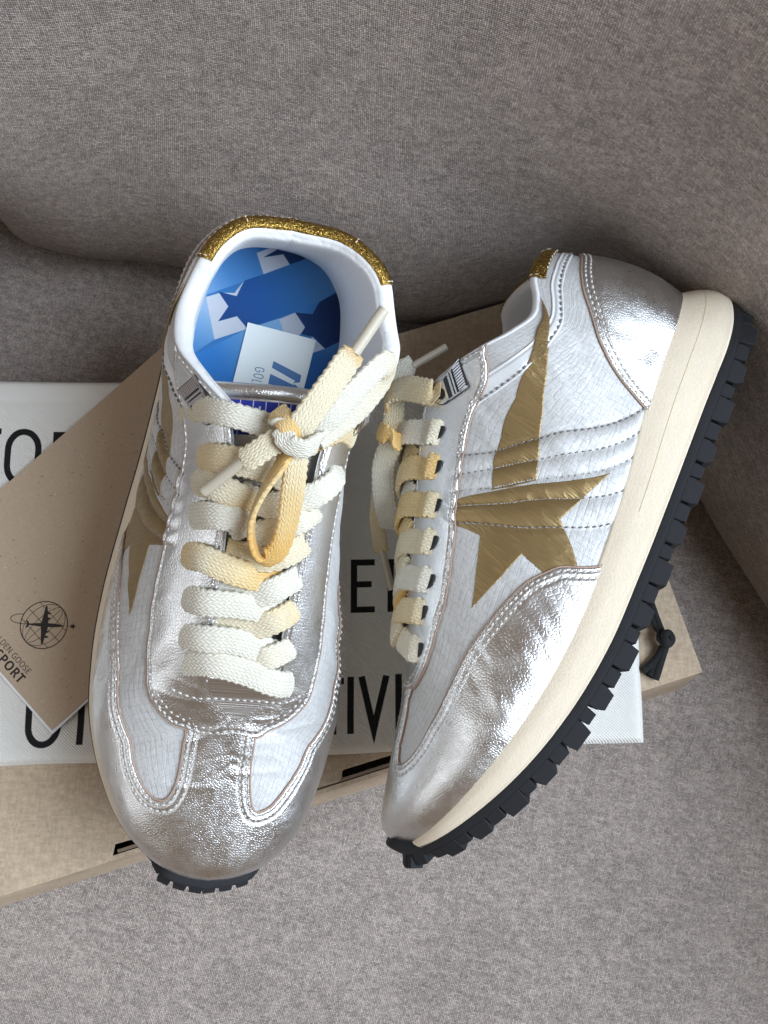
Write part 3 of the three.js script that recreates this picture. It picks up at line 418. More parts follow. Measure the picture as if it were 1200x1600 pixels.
function collarProfile(t, side) {                        // from the outer rim over the padded roll and down inside to the insole
  const T = S(t, 1, side), o = outward(t, side), w = mix(.8, .3, sstep(.26, .42, t)), p = ground(t, side), yi = footY(p[1]) + .95, n = [o[0], 0, o[1]], at = (a, y) => [T[0] + n[0] * a * w, T[1] + y * w, T[2] + n[2] * a * w];
  const E = [p[0] - n[0] * .28, yi, p[1] - n[2] * .28], A = at(-.9, -.5), Bm = [mix(A[0], E[0], .45) - n[0] * .12, mix(A[1], E[1], .45), mix(A[2], E[2], .45) - n[2] * .12];
  return smooth([at(.03, -.08), at(.02, .06), at(-.14, .2), at(-.42, .25), at(-.7, .08), A, Bm, E, [E[0] - n[0] * .2, E[1] - .15, E[2] - n[2] * .2]], 6);
}
const loopS = (a) => { const s = a * 2 - 1; return [Math.abs(s), s >= 0 ? 1 : -1]; };
function ring(f, k, name, smax = 1, nu = 320) { return gridGeo(nu, k, (a, b) => { const s = (a * 2 - 1) * smax; return cm(f(Math.abs(s), s >= 0 ? 1 : -1, b)); }, (a, b) => [(a * 2 - 1) * smax * 29, b * 4.6]); }
const along = (rowsOf) => (t, side, b) => { const r = rowsOf(t, side), x = b * (r.length - 1), i = Math.min(r.length - 2, Math.floor(x)); return r[i].map((v, k) => mix(v, r[i + 1][k], x - i)); };
const toeUp = (t) => sstep(.944, .966, t);
const wallTop = (t, z) => mix(soleLow(z) + .98, footY(z) + .72, toeUp(t));
function midsoleRow(t, side) {
  const p = ground(t, side), n = outward(t, side), heel = 1 - sstep(0, .2, t), q = (o, y) => [p[0] + n[0] * o, y, p[1] + n[1] * o], z = p[1] + n[1] * .4, top = soleTop(z), low = soleLow(z - heel * .25) + .95, m = (f) => mix(top, low, f);
  return smooth([q(-.7, top - .05), q(-.1, top + .02), q(.06, top - .01), q(.14 + .05 * heel, m(.12)), q(.27 + .25 * heel, m(.4)), q(.34 + .42 * heel, m(.7)), q(.37 + .38 * heel, m(.92)), q(.34 + .25 * heel, low - .08), q(-.3, low - .1)], 4);
}
function outsoleRow(t, side) {
  const p = ground(t, side), n = outward(t, side), heel = 1 - sstep(0, .14, t), u = toeUp(t), q = (o, y, k = 1) => [(p[0] + n[0] * o) * k, y, p[1] + n[1] * o], z = p[1] + n[1] * .4, low = soleLow(z - heel * .1), top = wallTop(t, z);
  return smooth([q(-.2 + .3 * u, top - .04), q(.3 + .1 * u + .2 * heel, top), q(.40 + .14 * u + .22 * heel, top - .07), q(.43 + .16 * u + .22 * heel, mix(top, low + .5, .5)), q(.43 + .1 * u + .1 * heel, low + .56), q(.3, low + .5), q(-1.2, low + .48, t > .97 ? .6 : 1)], 3);
}
const parts = [];                                        // [name, parent, geometry, material, stuff]
const define = (name, parent, geo, m, stuff) => parts.push([name, parent, geo, m, stuff]);
{
  const side = (sd, flip) => gridGeo(430, 100, (a, b) => cm(skin(a, b, sd)[0]), (a, b) => [a * 27, b * 8.3 + (sd < 0 ? 3 : 0)], flip);
  define('upper', '', mergeGeometries([side(1, false), side(-1, true)]), M.nylon);
  define('star', 'upper', mergeGeometries([[starHigh, .012], [starLow, .012], [[[.19, .965], [.239, .902], [.316, .722], [.286, .705], [.204, .913], [.178, .972]], .1]].map(([p, off]) => patch(chartSide, p, { na: 240, nb: 220, thick: .012, off, uv: (t, v) => [v * 8, t * 27] }))), M.gold);
  const toePoly = [...F(toeWing, 1), ...F(toeWingIn, -1).reverse(), [-1.03, .6], [-1.03, .8], [-1.03, 1.001], [0, 1.001], [1.03, 1.001], [1.03, .8], [1.03, .6]];
  define('toe_cap', '', patch(chartFront, toePoly, { sewn: (w, t) => t > .99 || Math.abs(w) > .995, na: 330, nb: 300, thick: .11, off: .02, uv: uvToe, seams: [.16, .42], extra: (w, t) => .012 * wr(w * 20, t * 50, 31) * sstep(.97, .93, t) - sstep(.2, .08, Math.abs(w - .05)) * (.02 * Math.exp(-Math.pow((t - .867 - .06 * w + .004 * wr(w * 30, 4, 34)) / .0035, 2)) + .012 * Math.exp(-Math.pow((t - .851 + .03 * w) / .003, 2)) + .012 * Math.exp(-Math.pow((t - .884 + .05 * w) / .004, 2))) }), M.silver);
  const wingLines = (d) => [onChart(chartFront, inset(chartFront, F(toeWing, 1), d, false, 1), .13), onChart(chartFront, inset(chartFront, F(toeWingIn, -1), d, false, -1), .13)];
  define('stitching', 'toe_cap', stitches([...wingLines(.16), ...wingLines(.42)], { seed: 3 }), M.thread, true);
  define('edge', 'toe_cap', mergeGeometries([[toeWing, 1], [toeWingIn, -1]].map(([l, s]) => tube(onChart(chartFront, F(l, s), .06), .045))), M.edge);
  const slitA = [], slitB = []; for (let t = .721; t >= .312; t -= .012) { slitA.push([.007, t]); slitB.unshift([-.007, t]); }
  const eyePoly = [...F(eyeOut, 1), [0, .8235], ...F(eyeIn, -1), ...slitB, [-.007, .723], [.007, .723], ...slitA];
  define('eyestay', '', patch(chartFront, eyePoly, { na: 300, nb: 330, thick: .12, off: .03, uv: uvFront, seams: [.17], extra: (w, t) => .008 * wr(w * 14, t * 40, 33) }), M.silver);
  const eyeLine = [...F(eyeOut, 1), [0, .8235], ...F(eyeIn, -1)], front = eyeLine.filter(([w, t]) => t > .745);
  const inner = (s) => { const l = []; for (let t = .33; t < .745; t += .01) l.push([s * .022, t]); return l; };
  define('stitching', 'eyestay', stitches([onChart(chartFront, inset(chartFront, eyeLine, .17, false, -1).map((q, i, l) => q[1] < .76 ? [i < l.length / 2 ? Math.max(.004, q[0]) : Math.min(-.004, q[0]), q[1]] : q), .14), onChart(chartFront, inset(chartFront, front, .42, false, -1), .15), onChart(chartFront, smooth([[.205, .742], [.13, .752], [.06, .757], [-.06, .757], [-.13, .752], [-.2, .738]], 8), .16), onChart(chartFront, inner(1), .14), onChart(chartFront, inner(-1), .14)], { seed: 5, thick: .047 }), M.thread, true);
  define('edge', 'eyestay', tube(onChart(chartFront, eyeLine, .07), .045), M.edge);
  const rear = [...counterEdge.map(([t, v]) => [t, v]), [.2, -.03], [.1, -.03], [0, -.03], [-.1, -.03], [-.2, -.03], ...counterEdge.map(([t, v]) => [-t, v]).reverse()];
  define('heel_counter', '', patch(chartRear, rear, { sewn: (s, v) => v < .004, na: 260, nb: 130, thick: .1, off: .02, uv: uvRear, seams: [.15, .36] }), M.silver);
  const cl = (d) => [onChart(chartRear, inset(chartRear, counterEdge, d, false, 1), .12), onChart(chartRear, inset(chartRear, counterEdge.map(([t, v]) => [-t, v]), d, false, -1), .12)];
  define('stitching', 'heel_counter', stitches([...cl(.15), ...cl(.36)], { seed: 7 }), M.thread, true);
  define('edge', 'heel_counter', mergeGeometries([1, -1].map((s) => tube(onChart(chartRear, counterEdge.map(([t, v]) => [s * t, v]), .055), .04))), M.edge);
  const bandPoly = [...bandUp, ...bandLow];
  const bands = [chartSide, chartInner].map((c) => patch(c, bandPoly, { na: 170, nb: 60, thick: .045, off: .02, uv: uvSide, seams: [.12] }));
  bands.forEach((g) => define('collar_band', '', g, M.band));
  define('stitching', 'upper', stitches([...rows.map((r) => onChart(chartSide, r, .04)), ...[chartSide, chartInner].map((c) => onChart(c, inset(c, bandLow, .1, false, 1), .1))], { seed: 9, thick: .04, long: .2 }), M.darkThread, true);
  const goldRow = along((t, s) => { const a = [.935, .955, .98, 1].map((v) => { const [p, n] = skin(t, v, s); return add(p, n, .1); }), c = collarProfile(t, s).slice(6, 21); return [...a, ...c.map((p, i) => add(p, unit([p[0] - S(t, 1, s)[0], .8, p[2] - S(t, 1, s)[2]]), .05 * sstep(15, 11, i)))]; });
  define('collar_patch', '', gridGeo(120, 26, (a, b) => { const s = (a * 2 - 1) * .138 - .002; return cm(goldRow(Math.abs(s), s < 0 ? -1 : 1, b)); }, (a, b) => [(a * 2 - 1) * 4.1, b * 1.9]), M.glitter);
  const gl = []; for (let i = 0; i <= 20; i++) { const [p, n] = skin(i / 20 * .12, .94, 1); gl.push([add(p, n, .12), n]); } const gs = []; for (const s of [.05, -.066, .131, -.135]) { const l = []; for (let b = .1; b <= .8; b += .05) { const p = goldRow(Math.abs(s), Math.sign(s), b); l.push([add(p, [0, 1, 0], .03), [0, 1, 0]]); } gs.push(l); }
  define('stitching', 'collar_patch', stitches([gl, gl.map(([p, n]) => [[-p[0], p[1], p[2]], [-n[0], n[1], n[2]]]), ...gs], { seed: 11, thick: .03, long: .2 }), mat({ color: lin(.72, .6, .42), roughness: .6 }), true);
  define('lining', '', gridGeo(360, 48, (a, b) => { const [t, s] = loopS(a), p = along(collarProfile)(t * .42, s, b); const pu = .03 * Math.pow(1 - Math.abs(2 * wr(a * 90, b * 3, 41)), 6) * sstep(.25, .5, b) * sstep(.95, .7, b); return cm([p[0], p[1] - pu, p[2]]); }, (a, b) => [a * 22, b * 6]), M.lining);
  define('insole', '', gridGeo(70, 40, (a, b) => { const t = .012 + a * .74, L = ground(t, 1), R = ground(t, -1), z = L[1], x = mix(R[0] + .2, L[0] - .2, b), k = Math.abs(b * 2 - 1); return cm([x, footY(z) + .93 + .22 * k * k * k, z + (a < .02 ? .12 : 0)]); }, (a, b, p) => [(p[0] * 100 + 4.5) / 9, 1 - p[2] * 100 / 18]), null);
  const tongueY = (x, z) => { let lo = .36, hi = .8; for (let i = 0; i < 30; i++) { const t = (lo + hi) / 2; topC(t)[2] < z ? lo = t : hi = t; } return topC(lo)[1] - mix(.25, mix(.42, .12, sstep(17, 19, z)), sstep(8, 9.5, z)) - .11 * x * x + (z < 8.0 ? (8.0 - z) * .25 : 0); };
  const tw = (z) => mix(2.35, 1.75, sstep(7, 12, z));
  define('tongue', '', gridGeo(60, 30, (a, b) => { const z = 7.1 + a * 12.6, x = (b * 2 - 1) * tw(z) + .35 * (1 - a); return cm([x, tongueY(x, z), z]); }, (a, b) => [a * 12, b * 4.4]), M.silver);
  const pip = []; for (let i = 0; i <= 30; i++) { const x = -2.05 + i / 30 * 4.6; pip.push([[x, tongueY(x, 7.15) - .04, 7.15 + .03 * x], [0, 1, 0]]); }
  define('binding', 'tongue', tube(pip, .3, 14), M.silver);
  define('label', 'tongue', gridGeo(24, 8, (a, b) => { const x = 2.0 - a * 3.6, z = 7.48 + b * 1.2 + .03 * x; return cm([x, tongueY(x, z) + .035, z]); }, (a, b) => [a, 1 - b], false), null);
  define('midsole', '', ring(along(midsoleRow), 32), M.foam);
  const sm = (d) => { const l = []; for (let s = -.42; s <= .4201; s += .012) { const t = Math.abs(s), sd = s < 0 ? -1 : 1, r = midsoleRow(t, sd), p = r[Math.round(16 + d * 4)], n = outward(t, sd); l.push([add(p, [n[0], 0, n[1]], -.006), [n[0], 0, n[1]]]); } return l; };
  define('seam', 'midsole', tube(sm(.2), .018, 5), M.glue);
  const rim = []; for (let s = -.93; s <= .931; s += .01) { const t = Math.abs(s), sd = s < 0 ? -1 : 1, p = midsoleRow(t, sd)[6], n = outward(t, sd); rim.push([add(p, [n[0], 0, n[1]], -.03), [0, 1, 0]]); }
  define('seam', 'midsole', tube(rim, .028, 5), M.glue);
  define('outsole', '', ring(along(outsoleRow), 18), M.rubber);
  define('outsole_face', 'outsole', gridGeo(120, 12, (a, b) => { const t = .002 + a * .992, L = ground(t, 1), R = ground(t, -1), z = L[1]; return cm([mix(R[0] - .25, L[0] + .25, b), soleLow(z) + .49, z]); }, (a, b) => [a * 27, b * 9], true), M.rubber);
}
function lugShape(w, h, w2) { const s = new THREE.Shape(); s.moveTo(-w / 2, .12); s.lineTo(-w / 2, -h * .55); s.lineTo(-w2 / 2, -h); s.lineTo(w2 / 2, -h); s.lineTo(w / 2, -h * .35); s.lineTo(w / 2, .12); s.closePath(); const g = new THREE.ExtrudeGeometry(s, { depth: 1.7, bevelEnabled: true, bevelThickness: .03, bevelSize: .03, bevelSegments: 1, steps: 1 }); g.translate(0, 0, -1.7); g.scale(.01, .01, .01); return g; }
const lugGeos = [lugShape(.96, .64, .8), lugShape(.62, .46, .56), lugShape(.88, .6, .62), lugShape(.5, .42, .42)];
function addLugs(outsole, mir) {
  for (const sd of [1, -1]) {
    let acc = .3, k = 0, prev = null;
    for (let t = 0; t <= .998; t += .001) {
      const p = ground(t, sd), n = outward(t, sd), z = p[1] + n[1] * .36, q = [p[0] + n[0] * (.36 + .26 * toeUp(t)), soleLow(z) + .52 + .34 * toeUp(t), z + n[1] * .26 * toeUp(t)]; if (prev) acc -= len(sub(q, prev));
      if (prev && acc <= 0) {
        const T = unit(sub(q, prev)), o = [n[0], 0, n[1]], up = unit(cross(o, T)), U = up[1] < 0 ? up.map((x) => -x) : up, O = unit(cross(T, U)), Z0 = dot(O, o) < 0 ? O.map((x) => -x) : O, an = 1.15 * toeUp(t), U2 = add(U.map((x) => x * Math.cos(an)), Z0, -Math.sin(an)), Z = add(Z0.map((x) => x * Math.cos(an)), U, Math.sin(an)), X = cross(U2, Z), kind = t > .955 ? 3 : k % 4, m = mesh('lug', lugGeos[kind], M.rubber), B = new THREE.Matrix4().makeBasis(new THREE.Vector3(X[0] * mir, X[1], X[2]), new THREE.Vector3(U2[0] * mir, U2[1], U2[2]), new THREE.Vector3(Z[0] * mir, Z[1], Z[2]));
        if (mir < 0) B.multiply(new THREE.Matrix4().makeScale(-1, 1, 1));
        m.quaternion.setFromRotationMatrix(B); m.position.set(q[0] * .01 * mir, q[1] * .01, q[2] * .01); m.scale.z = 1 - .7 * toeUp(t); outsole.add(m); acc = t > .955 ? .62 : [.92, .84, .84, .80][kind]; k++;
      }
      prev = q;
    }
  }
}
// lace plate: a small metal plate at the top of the lacing, in its own flat coordinates (cm)
const plateBits = (() => {
  const ex = (pts, d, z, hole) => { const s = new THREE.Shape(pts.map((p) => new THREE.Vector2(...p))); if (hole) s.holes.push(hole); const g = new THREE.ExtrudeGeometry(s, { depth: d, bevelEnabled: true, bevelThickness: .012, bevelSize: .012, bevelSegments: 1, curveSegments: 10 }); g.translate(0, 0, z); return g; };
  const arc = (r, a0, a1, cx, n = 10) => Array.from({ length: n + 1 }, (_, i) => [cx + r * Math.cos(mix(a0, a1, i / n)), r * Math.sin(mix(a0, a1, i / n))]);
  const hole = new THREE.Path(); hole.absarc(.42, 0, .24, 0, 6.2832, true);
  const half = (u) => mix(.44, .6, u / 1.85);
  const back = ex([...arc(.46, Math.PI / 2, Math.PI * 1.5, .45), [1.62, -half(1.85)], [1.95, half(1.9)]], .04, 0), ringG = ex([...arc(.42, Math.PI / 2, Math.PI * 1.5, .45), [.62, -.43], [.86, .45]], .05, .05, hole);
  const bar = (u, w) => ex([[u, -half(u) + .03], [u + w, -half(u) + .03], [u + w + .27, half(u) - .03], [u + .27, half(u) - .03]], .06, .04), ribs = [];
  for (let i = 0; i < 10; i++) { const y0 = -half(1.6) + .05 + i * .107, k = (y0 + .5) * .27; ribs.push(ex([[1.2 + k, y0], [1.6 + k, y0], [1.61 + k, y0 + .065], [1.21 + k, y0 + .065]], .05, .04)); }
  const rims = [ex([[.6, -.46], [1.63, -half(1.85) + .005], [1.64, -half(1.85) + .06], [.6, -.41]], .05, .04), ex([[.8, .47], [1.94, half(1.9) - .005], [1.93, half(1.9) - .055], [.8, .42]], .05, .04)];
  const sc = (g) => { g.scale(.01, .01, .01); return g; };
  return { back: sc(back), ring: sc(ringG), bars: [bar(.84, .1), bar(1.02, .07)].map(sc), ribs: sc(mergeGeometries([...ribs, ...rims])) };
})();
function addPlate(shoe, mir, sd) {
  const a = skin(.435, .90, sd), b = skin(.36, .885, sd), n = unit(add(a[1], b[1])), X = unit(sub(b[0], a[0])), Yv = unit(cross(n, X)), N = cross(X, Yv), o = add(a[0], n, .17), V = (q) => new THREE.Vector3(q[0] * mir, q[1], q[2]);
  const g = mesh('lace_plate', plateBits.back, M.plateDark), B = new THREE.Matrix4().makeBasis(V(X), V(Yv), V(N)); if (B.determinant() < 0) { B.multiply(new THREE.Matrix4().makeScale(1, -1, 1)); }
  g.quaternion.setFromRotationMatrix(B); g.position.set(o[0] * .01 * mir, o[1] * .01, o[2] * .01);
  g.add(mesh('ring', plateBits.ring, M.plate), mesh('bar', plateBits.bars[0], M.plate), mesh('bar', plateBits.bars[1], M.plate), mesh('ribs', plateBits.ribs, M.plate)); shoe.add(g);
}
const insolePrint = board(900, 1800, (g, w, h) => {      // drawn in the photograph's plan of the insole: two printed strips with stars, and light squares between
  g.fillStyle = '#3f86cc'; g.fillRect(0, 0, w, h);
  const k = 100; g.setTransform(-.0264 * k, -.00418 * k, -.00341 * k, .02601 * k, (12.82285 + 4.5) * k, -7.77182 * k);
  const poly = (pts, fill) => { g.beginPath(); pts.forEach((p, i) => (i ? g.lineTo(...p) : g.moveTo(...p))); g.closePath(); g.fillStyle = fill; g.fill(); };
  const gr = (x0, y0, x1, y1, ...c) => { const q = g.createLinearGradient(x0, y0, x1, y1); c.forEach((s, i) => q.addColorStop(i / (c.length - 1), s)); return q; };
  poly([[280, 600], [280, 440], [345, 380], [407, 380], [417, 423], [330, 455]], gr(320, 470, 420, 400, '#9cc4ee', '#5a9ee2', '#4a8fd8'));
  poly([[328, 459], [350, 452], [372, 452], [387, 433], [412, 500], [390, 508], [340, 524]], '#dfe3ee');
  poly([[280, 520], [328, 459], [340, 524], [303, 548], [280, 556]], gr(300, 530, 335, 480, '#5a9fe0', '#a8caee'));
  poly([[407, 390], [440, 378], [458, 408], [417, 423]], '#dde2ee');
  poly([[417, 397], [447, 380], [500, 380], [500, 394], [458, 408], [448, 392]], '#173f78');
  poly([[387, 433], [417, 423], [458, 408], [500, 393], [530, 418], [536, 446], [503, 467], [440, 491], [390, 507], [375, 488], [346, 496], [362, 473], [347, 450], [375, 457]], gr(350, 480, 530, 425, '#1a4a8c', '#2463b0', '#4288d0', '#6aa6de'));
  poly([[500, 394], [560, 370], [580, 430], [548, 443], [530, 418]], '#d5dbe8');
  poly([[280, 570], [303, 550], [390, 508], [440, 492], [455, 530], [440, 650], [280, 690]], gr(300, 600, 460, 510, '#3488dc', '#3c8de0', '#78b4ea', '#98c4ee'));
  poly([[440, 493], [465, 483], [480, 507], [473, 517], [452, 530]], '#d3dae8');
  poly([[465, 483], [492, 486], [503, 467], [550, 443], [600, 440], [600, 500], [510, 541], [493, 522], [473, 517], [480, 506]], gr(470, 510, 560, 470, '#153c78', '#12346a', '#102f60'));
  poly([[490, 521], [510, 541], [493, 549], [488, 545]], '#d3dae8');
  poly([[488, 548], [510, 541], [590, 505], [600, 600], [540, 660], [440, 660], [470, 560]], gr(480, 620, 560, 520, '#2a6cb8', '#2f6fb8', '#7fb0de'));
  poly([[480, 630], [500, 622], [520, 650], [470, 660]], '#c7d3e6');
});
const stickerPrint = board(320, 420, (g, w, h) => {      // [392,498] is the corner at the left, the long side runs down
  g.fillStyle = '#d3d9d8'; g.fillRect(0, 0, w, h);
  // plan coordinates of the photograph, mapped by the sticker's three corners (392,498) (497,527) (363,609)
  const ux = 105, uy = 29, vx = -37, vy = 141, det = ux * vy - uy * vx, A = vy / det * w, Bc = -vx / det * w, C2 = -uy / det * h, D = ux / det * h; g.setTransform(A, C2, Bc, D, -(A * 392 + Bc * 498), -(C2 * 392 + D * 498));
  const poly = (pts) => { g.beginPath(); pts.forEach((p, i) => (i ? g.lineTo(...p) : g.moveTo(...p))); g.closePath(); g.fill(); }; g.fillStyle = '#155a96';
  poly([[427.3, 571.5], [423.5, 584.5], [459, 609], [455, 613], [463, 612], [466, 611.5], [469, 597.5]]);
  poly([[420.5, 596.5], [416, 616], [462, 630], [462.5, 621], [455, 613], [457, 618]]);
  g.strokeStyle = '#33688e'; g.lineWidth = 1.5; g.lineJoin = 'round';
  const st = (pts) => { g.beginPath(); pts.forEach((p, i) => (i ? g.lineTo(...p) : g.moveTo(...p))); g.stroke(); };
  st([[408, 594], [411, 591], [410.5, 587.5], [407, 586], [400, 585], [397.5, 587], [398, 591], [401, 593.5], [403.5, 594], [404.5, 590]]);
  st([[407.5, 599.5], [399.5, 597.5], [395.5, 598.5], [394.5, 602], [397, 604.5], [404, 606.5], [408, 605.5], [409, 602], [407.5, 599.5]]); st([[406, 612.5], [392, 609], [391, 613.5]]);
});
const tonguePrint = board(512, 170, (g, w, h) => { g.fillStyle = '#1c2f9a'; g.fillRect(0, 0, w, h); g.fillStyle = '#c9cbd8'; for (let i = 0; i < 8; i++) g.fillRect(20 + i * 62, 0, 5, h); for (const i of [0, 1, 2]) g.fillRect(50 + i * 62, 26, 11, 18); g.fillRect(50 + 4 * 62, 0, 9, 46); g.fillStyle = '#b9935a'; for (let i = 0; i < 8; i++) g.fillRect(30 + i * 62, 74, 40, 6); });
M.insole = mat({ map: insolePrint, roughness: .95, bumpMap: rep(insoleH, 7, 14), bumpScale: .0005 });
M.sticker = mat({ map: stickerPrint, roughness: .45 }); M.label = mat({ map: tonguePrint, roughness: .7, bumpMap: rep(insoleH, 4, 1.4), bumpScale: .0001 });
for (const p of parts) if (!p[3]) p[3] = p[0] === 'insole' ? M.insole : M.label;
function makeShoe(mir, m, p, k) {
  const g = new THREE.Group(), made = { '': g };
  const eye = new THREE.Vector3(0, .5299479, .09563938), at = new THREE.Vector3(...p).sub(eye).multiplyScalar(k).add(eye);
  g.quaternion.setFromRotationMatrix(new THREE.Matrix4().set(m[0][0], m[0][1], m[0][2], 0, m[1][0], m[1][1], m[1][2], 0, m[2][0], m[2][1], m[2][2], 0, 0, 0, 0, 1)); g.position.set(at.x, at.y + Y0, at.z); g.scale.setScalar(k);
  for (const [name, parent, geo, mt, stuff] of parts) { const x = mesh(name, mir < 0 ? mirrored(geo) : geo, mt, stuff); made[parent].add(x); if (!parent) made[name] = x; }
  addLugs(made.outsole, mir); for (const sd of [1, -1]) addPlate(g, mir, sd);
  return [g, made];
}
// laces: numbers are points on the shoe in cm, found on the lacing
function addLace(g, mir, name, pts, o) { let geo = ribbon(pts, o); if (mir < 0) geo = mirrored(geo); const x = mesh(name, geo, M.lace); g.add(x); return x; }
function addAglet(g, mir, a, b, r) { let geo = aglet(a, b, r); if (mir < 0) geo = mirrored(geo); g.add(mesh('aglet', geo, M.aglet)); }
const [rightShoe, rp] = makeShoe(-1, [[0.966, 0.2371, -0.1031], [-0.2524, 0.9512, -0.1777], [0.0559, 0.1977, 0.9787]], [-0.0539, 0.0726, -0.11589999999999999], 1.02);
rightShoe.name = 'sneaker'; scene.add(rightShoe);
rightShoe.userData = { label: 'silver and white sneaker lying sole down with its lace tied in a bow', category: 'sneaker' };
{
  const st = mesh('sticker', mirrored(gridGeo(2, 2, (a, b) => { const x = .8 - 2.88 * a + .39 * b, z = 3.55 + .31 * a + 3.0 * b; return cm([x, footY(z) + .99 + .03, z]); }, (a, b) => [a, 1 - b], false)), M.sticker); rp.insole.add(st);
  const X = [[[3.05, 9.1, 7.94], [2.45, 10.97, 8.05], [1.7, 11.9, 8.22], [.46, 11.79, 8.41], [-.18, 11.58, 8.48]], [[2.56, 9.5, 9.59], [1.92, 11.0, 9.66], [1.15, 11.5, 9.73], [.14, 11.12, 9.88], [-.97, 10.61, 10.23]], [[2.61, 9.3, 10.49], [1.97, 10.6, 10.58], [1.12, 10.9, 10.92], [.45, 10.3, 11.28]], [[2.67, 8.9, 11.81], [1.9, 10.35, 11.62], [1.18, 10.7, 11.7], [.62, 10.1, 12.15]], [[2.73, 8.5, 13.16], [2.03, 9.7, 13.15], [1.06, 10.05, 13.48], [.05, 9.86, 13.66], [-.84, 9.5, 13.6]], [[2.59, 8.3, 14.56], [1.81, 9.36, 14.73], [.86, 9.64, 14.71], [-.36, 9.46, 14.79], [-1.09, 9.15, 14.85]], [[2.62, 7.9, 16.05], [1.7, 8.98, 16.06], [.64, 9.25, 16.04], [-.5, 8.98, 16.26], [-1.15, 8.6, 16.51]], [[2.44, 7.7, 17.21], [1.29, 8.86, 16.94], [.09, 9.0, 17.13], [-1.22, 8.75, 17.52], [-1.95, 7.9, 17.61]]];
  const TX = [[IVORY, WHITE, WHITE, IVORY], [YELLOW, IVORY, IVORY], [WHITE, IVORY, YELLOW], [WHITE], [YELLOW, IVORY, YELLOW, ORANGE], [WHITE], [WHITE], [WHITE]];
  X.forEach((p, i) => { p[0][0] += .22; p[0][1] -= .3; p[1][0] += .12; }); X.forEach((p, i) => addLace(rightShoe, -1, 'lace_crossing', p, { tones: TX[i], seed: i + 1, width: i ? 1.02 : .88 }));
  const Y = [[[-2.9, 9.9, 8.2], [-2.23, 11.16, 8.11], [-1.36, 11.87, 8.54], [-.82, 11.7, 8.88]], [[-2.3, 10.0, 9.3], [-2.35, 10.5, 9.8], [-1.75, 10.95, 10.39], [-.98, 10.9, 10.79], [.1, 10.55, 11.05], [1.09, 10.3, 10.7]], [[-2.1, 9.9, 10.8], [-1.2, 10.72, 11.44], [-.42, 10.5, 11.87], [.5, 10.05, 12.16]], [[-2.0, 9.6, 11.95], [-.93, 10.3, 12.66], [-.03, 10.1, 12.98], [1.25, 9.7, 12.8]], [[-2.1, 9.1, 13.1], [-.78, 9.9, 13.94], [.22, 9.55, 14.32], [1.5, 9.2, 14.24]], [[-2.15, 8.6, 14.3], [-.99, 9.52, 15.08], [.02, 9.2, 15.48], [1.35, 8.85, 15.47]], [[-2.25, 8.1, 15.85], [-1.03, 9.06, 16.46], [-.1, 8.8, 16.71], [1.2, 8.5, 16.35]]];
  const TY = [[IVORY, YELLOW, ORANGE], [WHITE, WHITE, IVORY], [WHITE, IVORY], [IVORY, IVORY, YELLOW], [WHITE], [YELLOW, IVORY, IVORY], [WHITE, IVORY]];
  Y.forEach((p, i) => addLace(rightShoe, -1, 'lace_crossing', p, { tones: TY[i], seed: i + 20, width: .98 }));
  addLace(rightShoe, -1, 'lace_loop', [[-.3, 12.3, 8.9], [.05, 12.4, 9.72, -.5], [.48, 11.95, 10.7, -.75], [.68, 11.45, 11.7, -.9], [.5, 11.1, 12.55, -.9], [.07, 10.86, 12.95, -.9], [-.37, 11.05, 12.65, -.7], [-.56, 11.5, 11.82, -.35], [-.53, 12.17, 10.65, 0], [-.48, 12.55, 9.64, 0], [-.47, 12.48, 8.99, 0]], { tones: [ORANGE, YELLOW, ORANGE, ORANGE, YELLOW, IVORY], seed: 41, width: .84, up: (p, f) => f < .5 ? unit([.9, .75, .1]) : unit([mix(.9, -.1, sstep(.45, .75, f)), .9, .15]) });
  const e1 = addLace(rightShoe, -1, 'lace_end', [[-.25, 12.52, 8.79], [.38, 12.67, 9.03], [.95, 12.44, 9.5], [1.3, 12.15, 9.76]], { tones: [IVORY, IVORY, IVORY], seed: 42, taper: [1, .4] }); addAglet(e1, -1, [1.24, 12.2, 9.71], [2.34, 10.98, 10.84]);
  const e2 = addLace(rightShoe, -1, 'lace_end', [[-.25, 12.7, 8.86], [-.47, 13.2, 8.32], [-1.08, 13.46, 7.21], [-1.68, 13.41, 6.15], [-1.92, 13.5, 5.75]], { tones: [IVORY, IVORY, IVORY, IVORY, ORANGE], seed: 43, width: 1.0, taper: [1, .35] }); addAglet(e2, -1, [-1.88, 13.49, 5.82], [-2.67, 13.75, 4.27]);
  addLace(rightShoe, -1, 'lace_loop', [[-.62, 12.43, 8.74], [-1.47, 12.88, 7.9], [-2.4, 12.85, 6.7], [-3.1, 12.6, 5.9], [-3.45, 12.2, 5.95], [-3.3, 11.8, 6.46], [-2.44, 11.9, 7.61], [-1.17, 12.1, 8.68]], { tones: [WHITE, WHITE, IVORY, WHITE], seed: 44, width: .92 });
  addLace(rightShoe, -1, 'lace_knot', [[.2, 12.3, 8.3], [.2, 13.0, 8.5], [-.02, 13.2, 9.02], [-.55, 13.22, 9.18], [-1.02, 13.0, 8.9], [-1.15, 12.4, 8.55]], { tones: [WHITE], seed: 45, width: .75, up: () => unit([0, .8, .6]) });
  addLace(rightShoe, -1, 'lace_knot', [[.35, 12.6, 7.95], [.1, 13.15, 8.35], [-.15, 13.1, 8.7], [-.3, 12.6, 9.1]], { tones: [YELLOW, ORANGE], seed: 46, width: .72 });
}
const [leftShoe, lp] = makeShoe(1, [[-0.0473, -0.9194, -0.3905], [0.9892, 0.0111, -0.1459], [0.1385, -0.3932, 0.909]], [0.1547, 0.0871, -0.0799], .98);
leftShoe.name = 'sneaker_001'; scene.add(leftShoe);
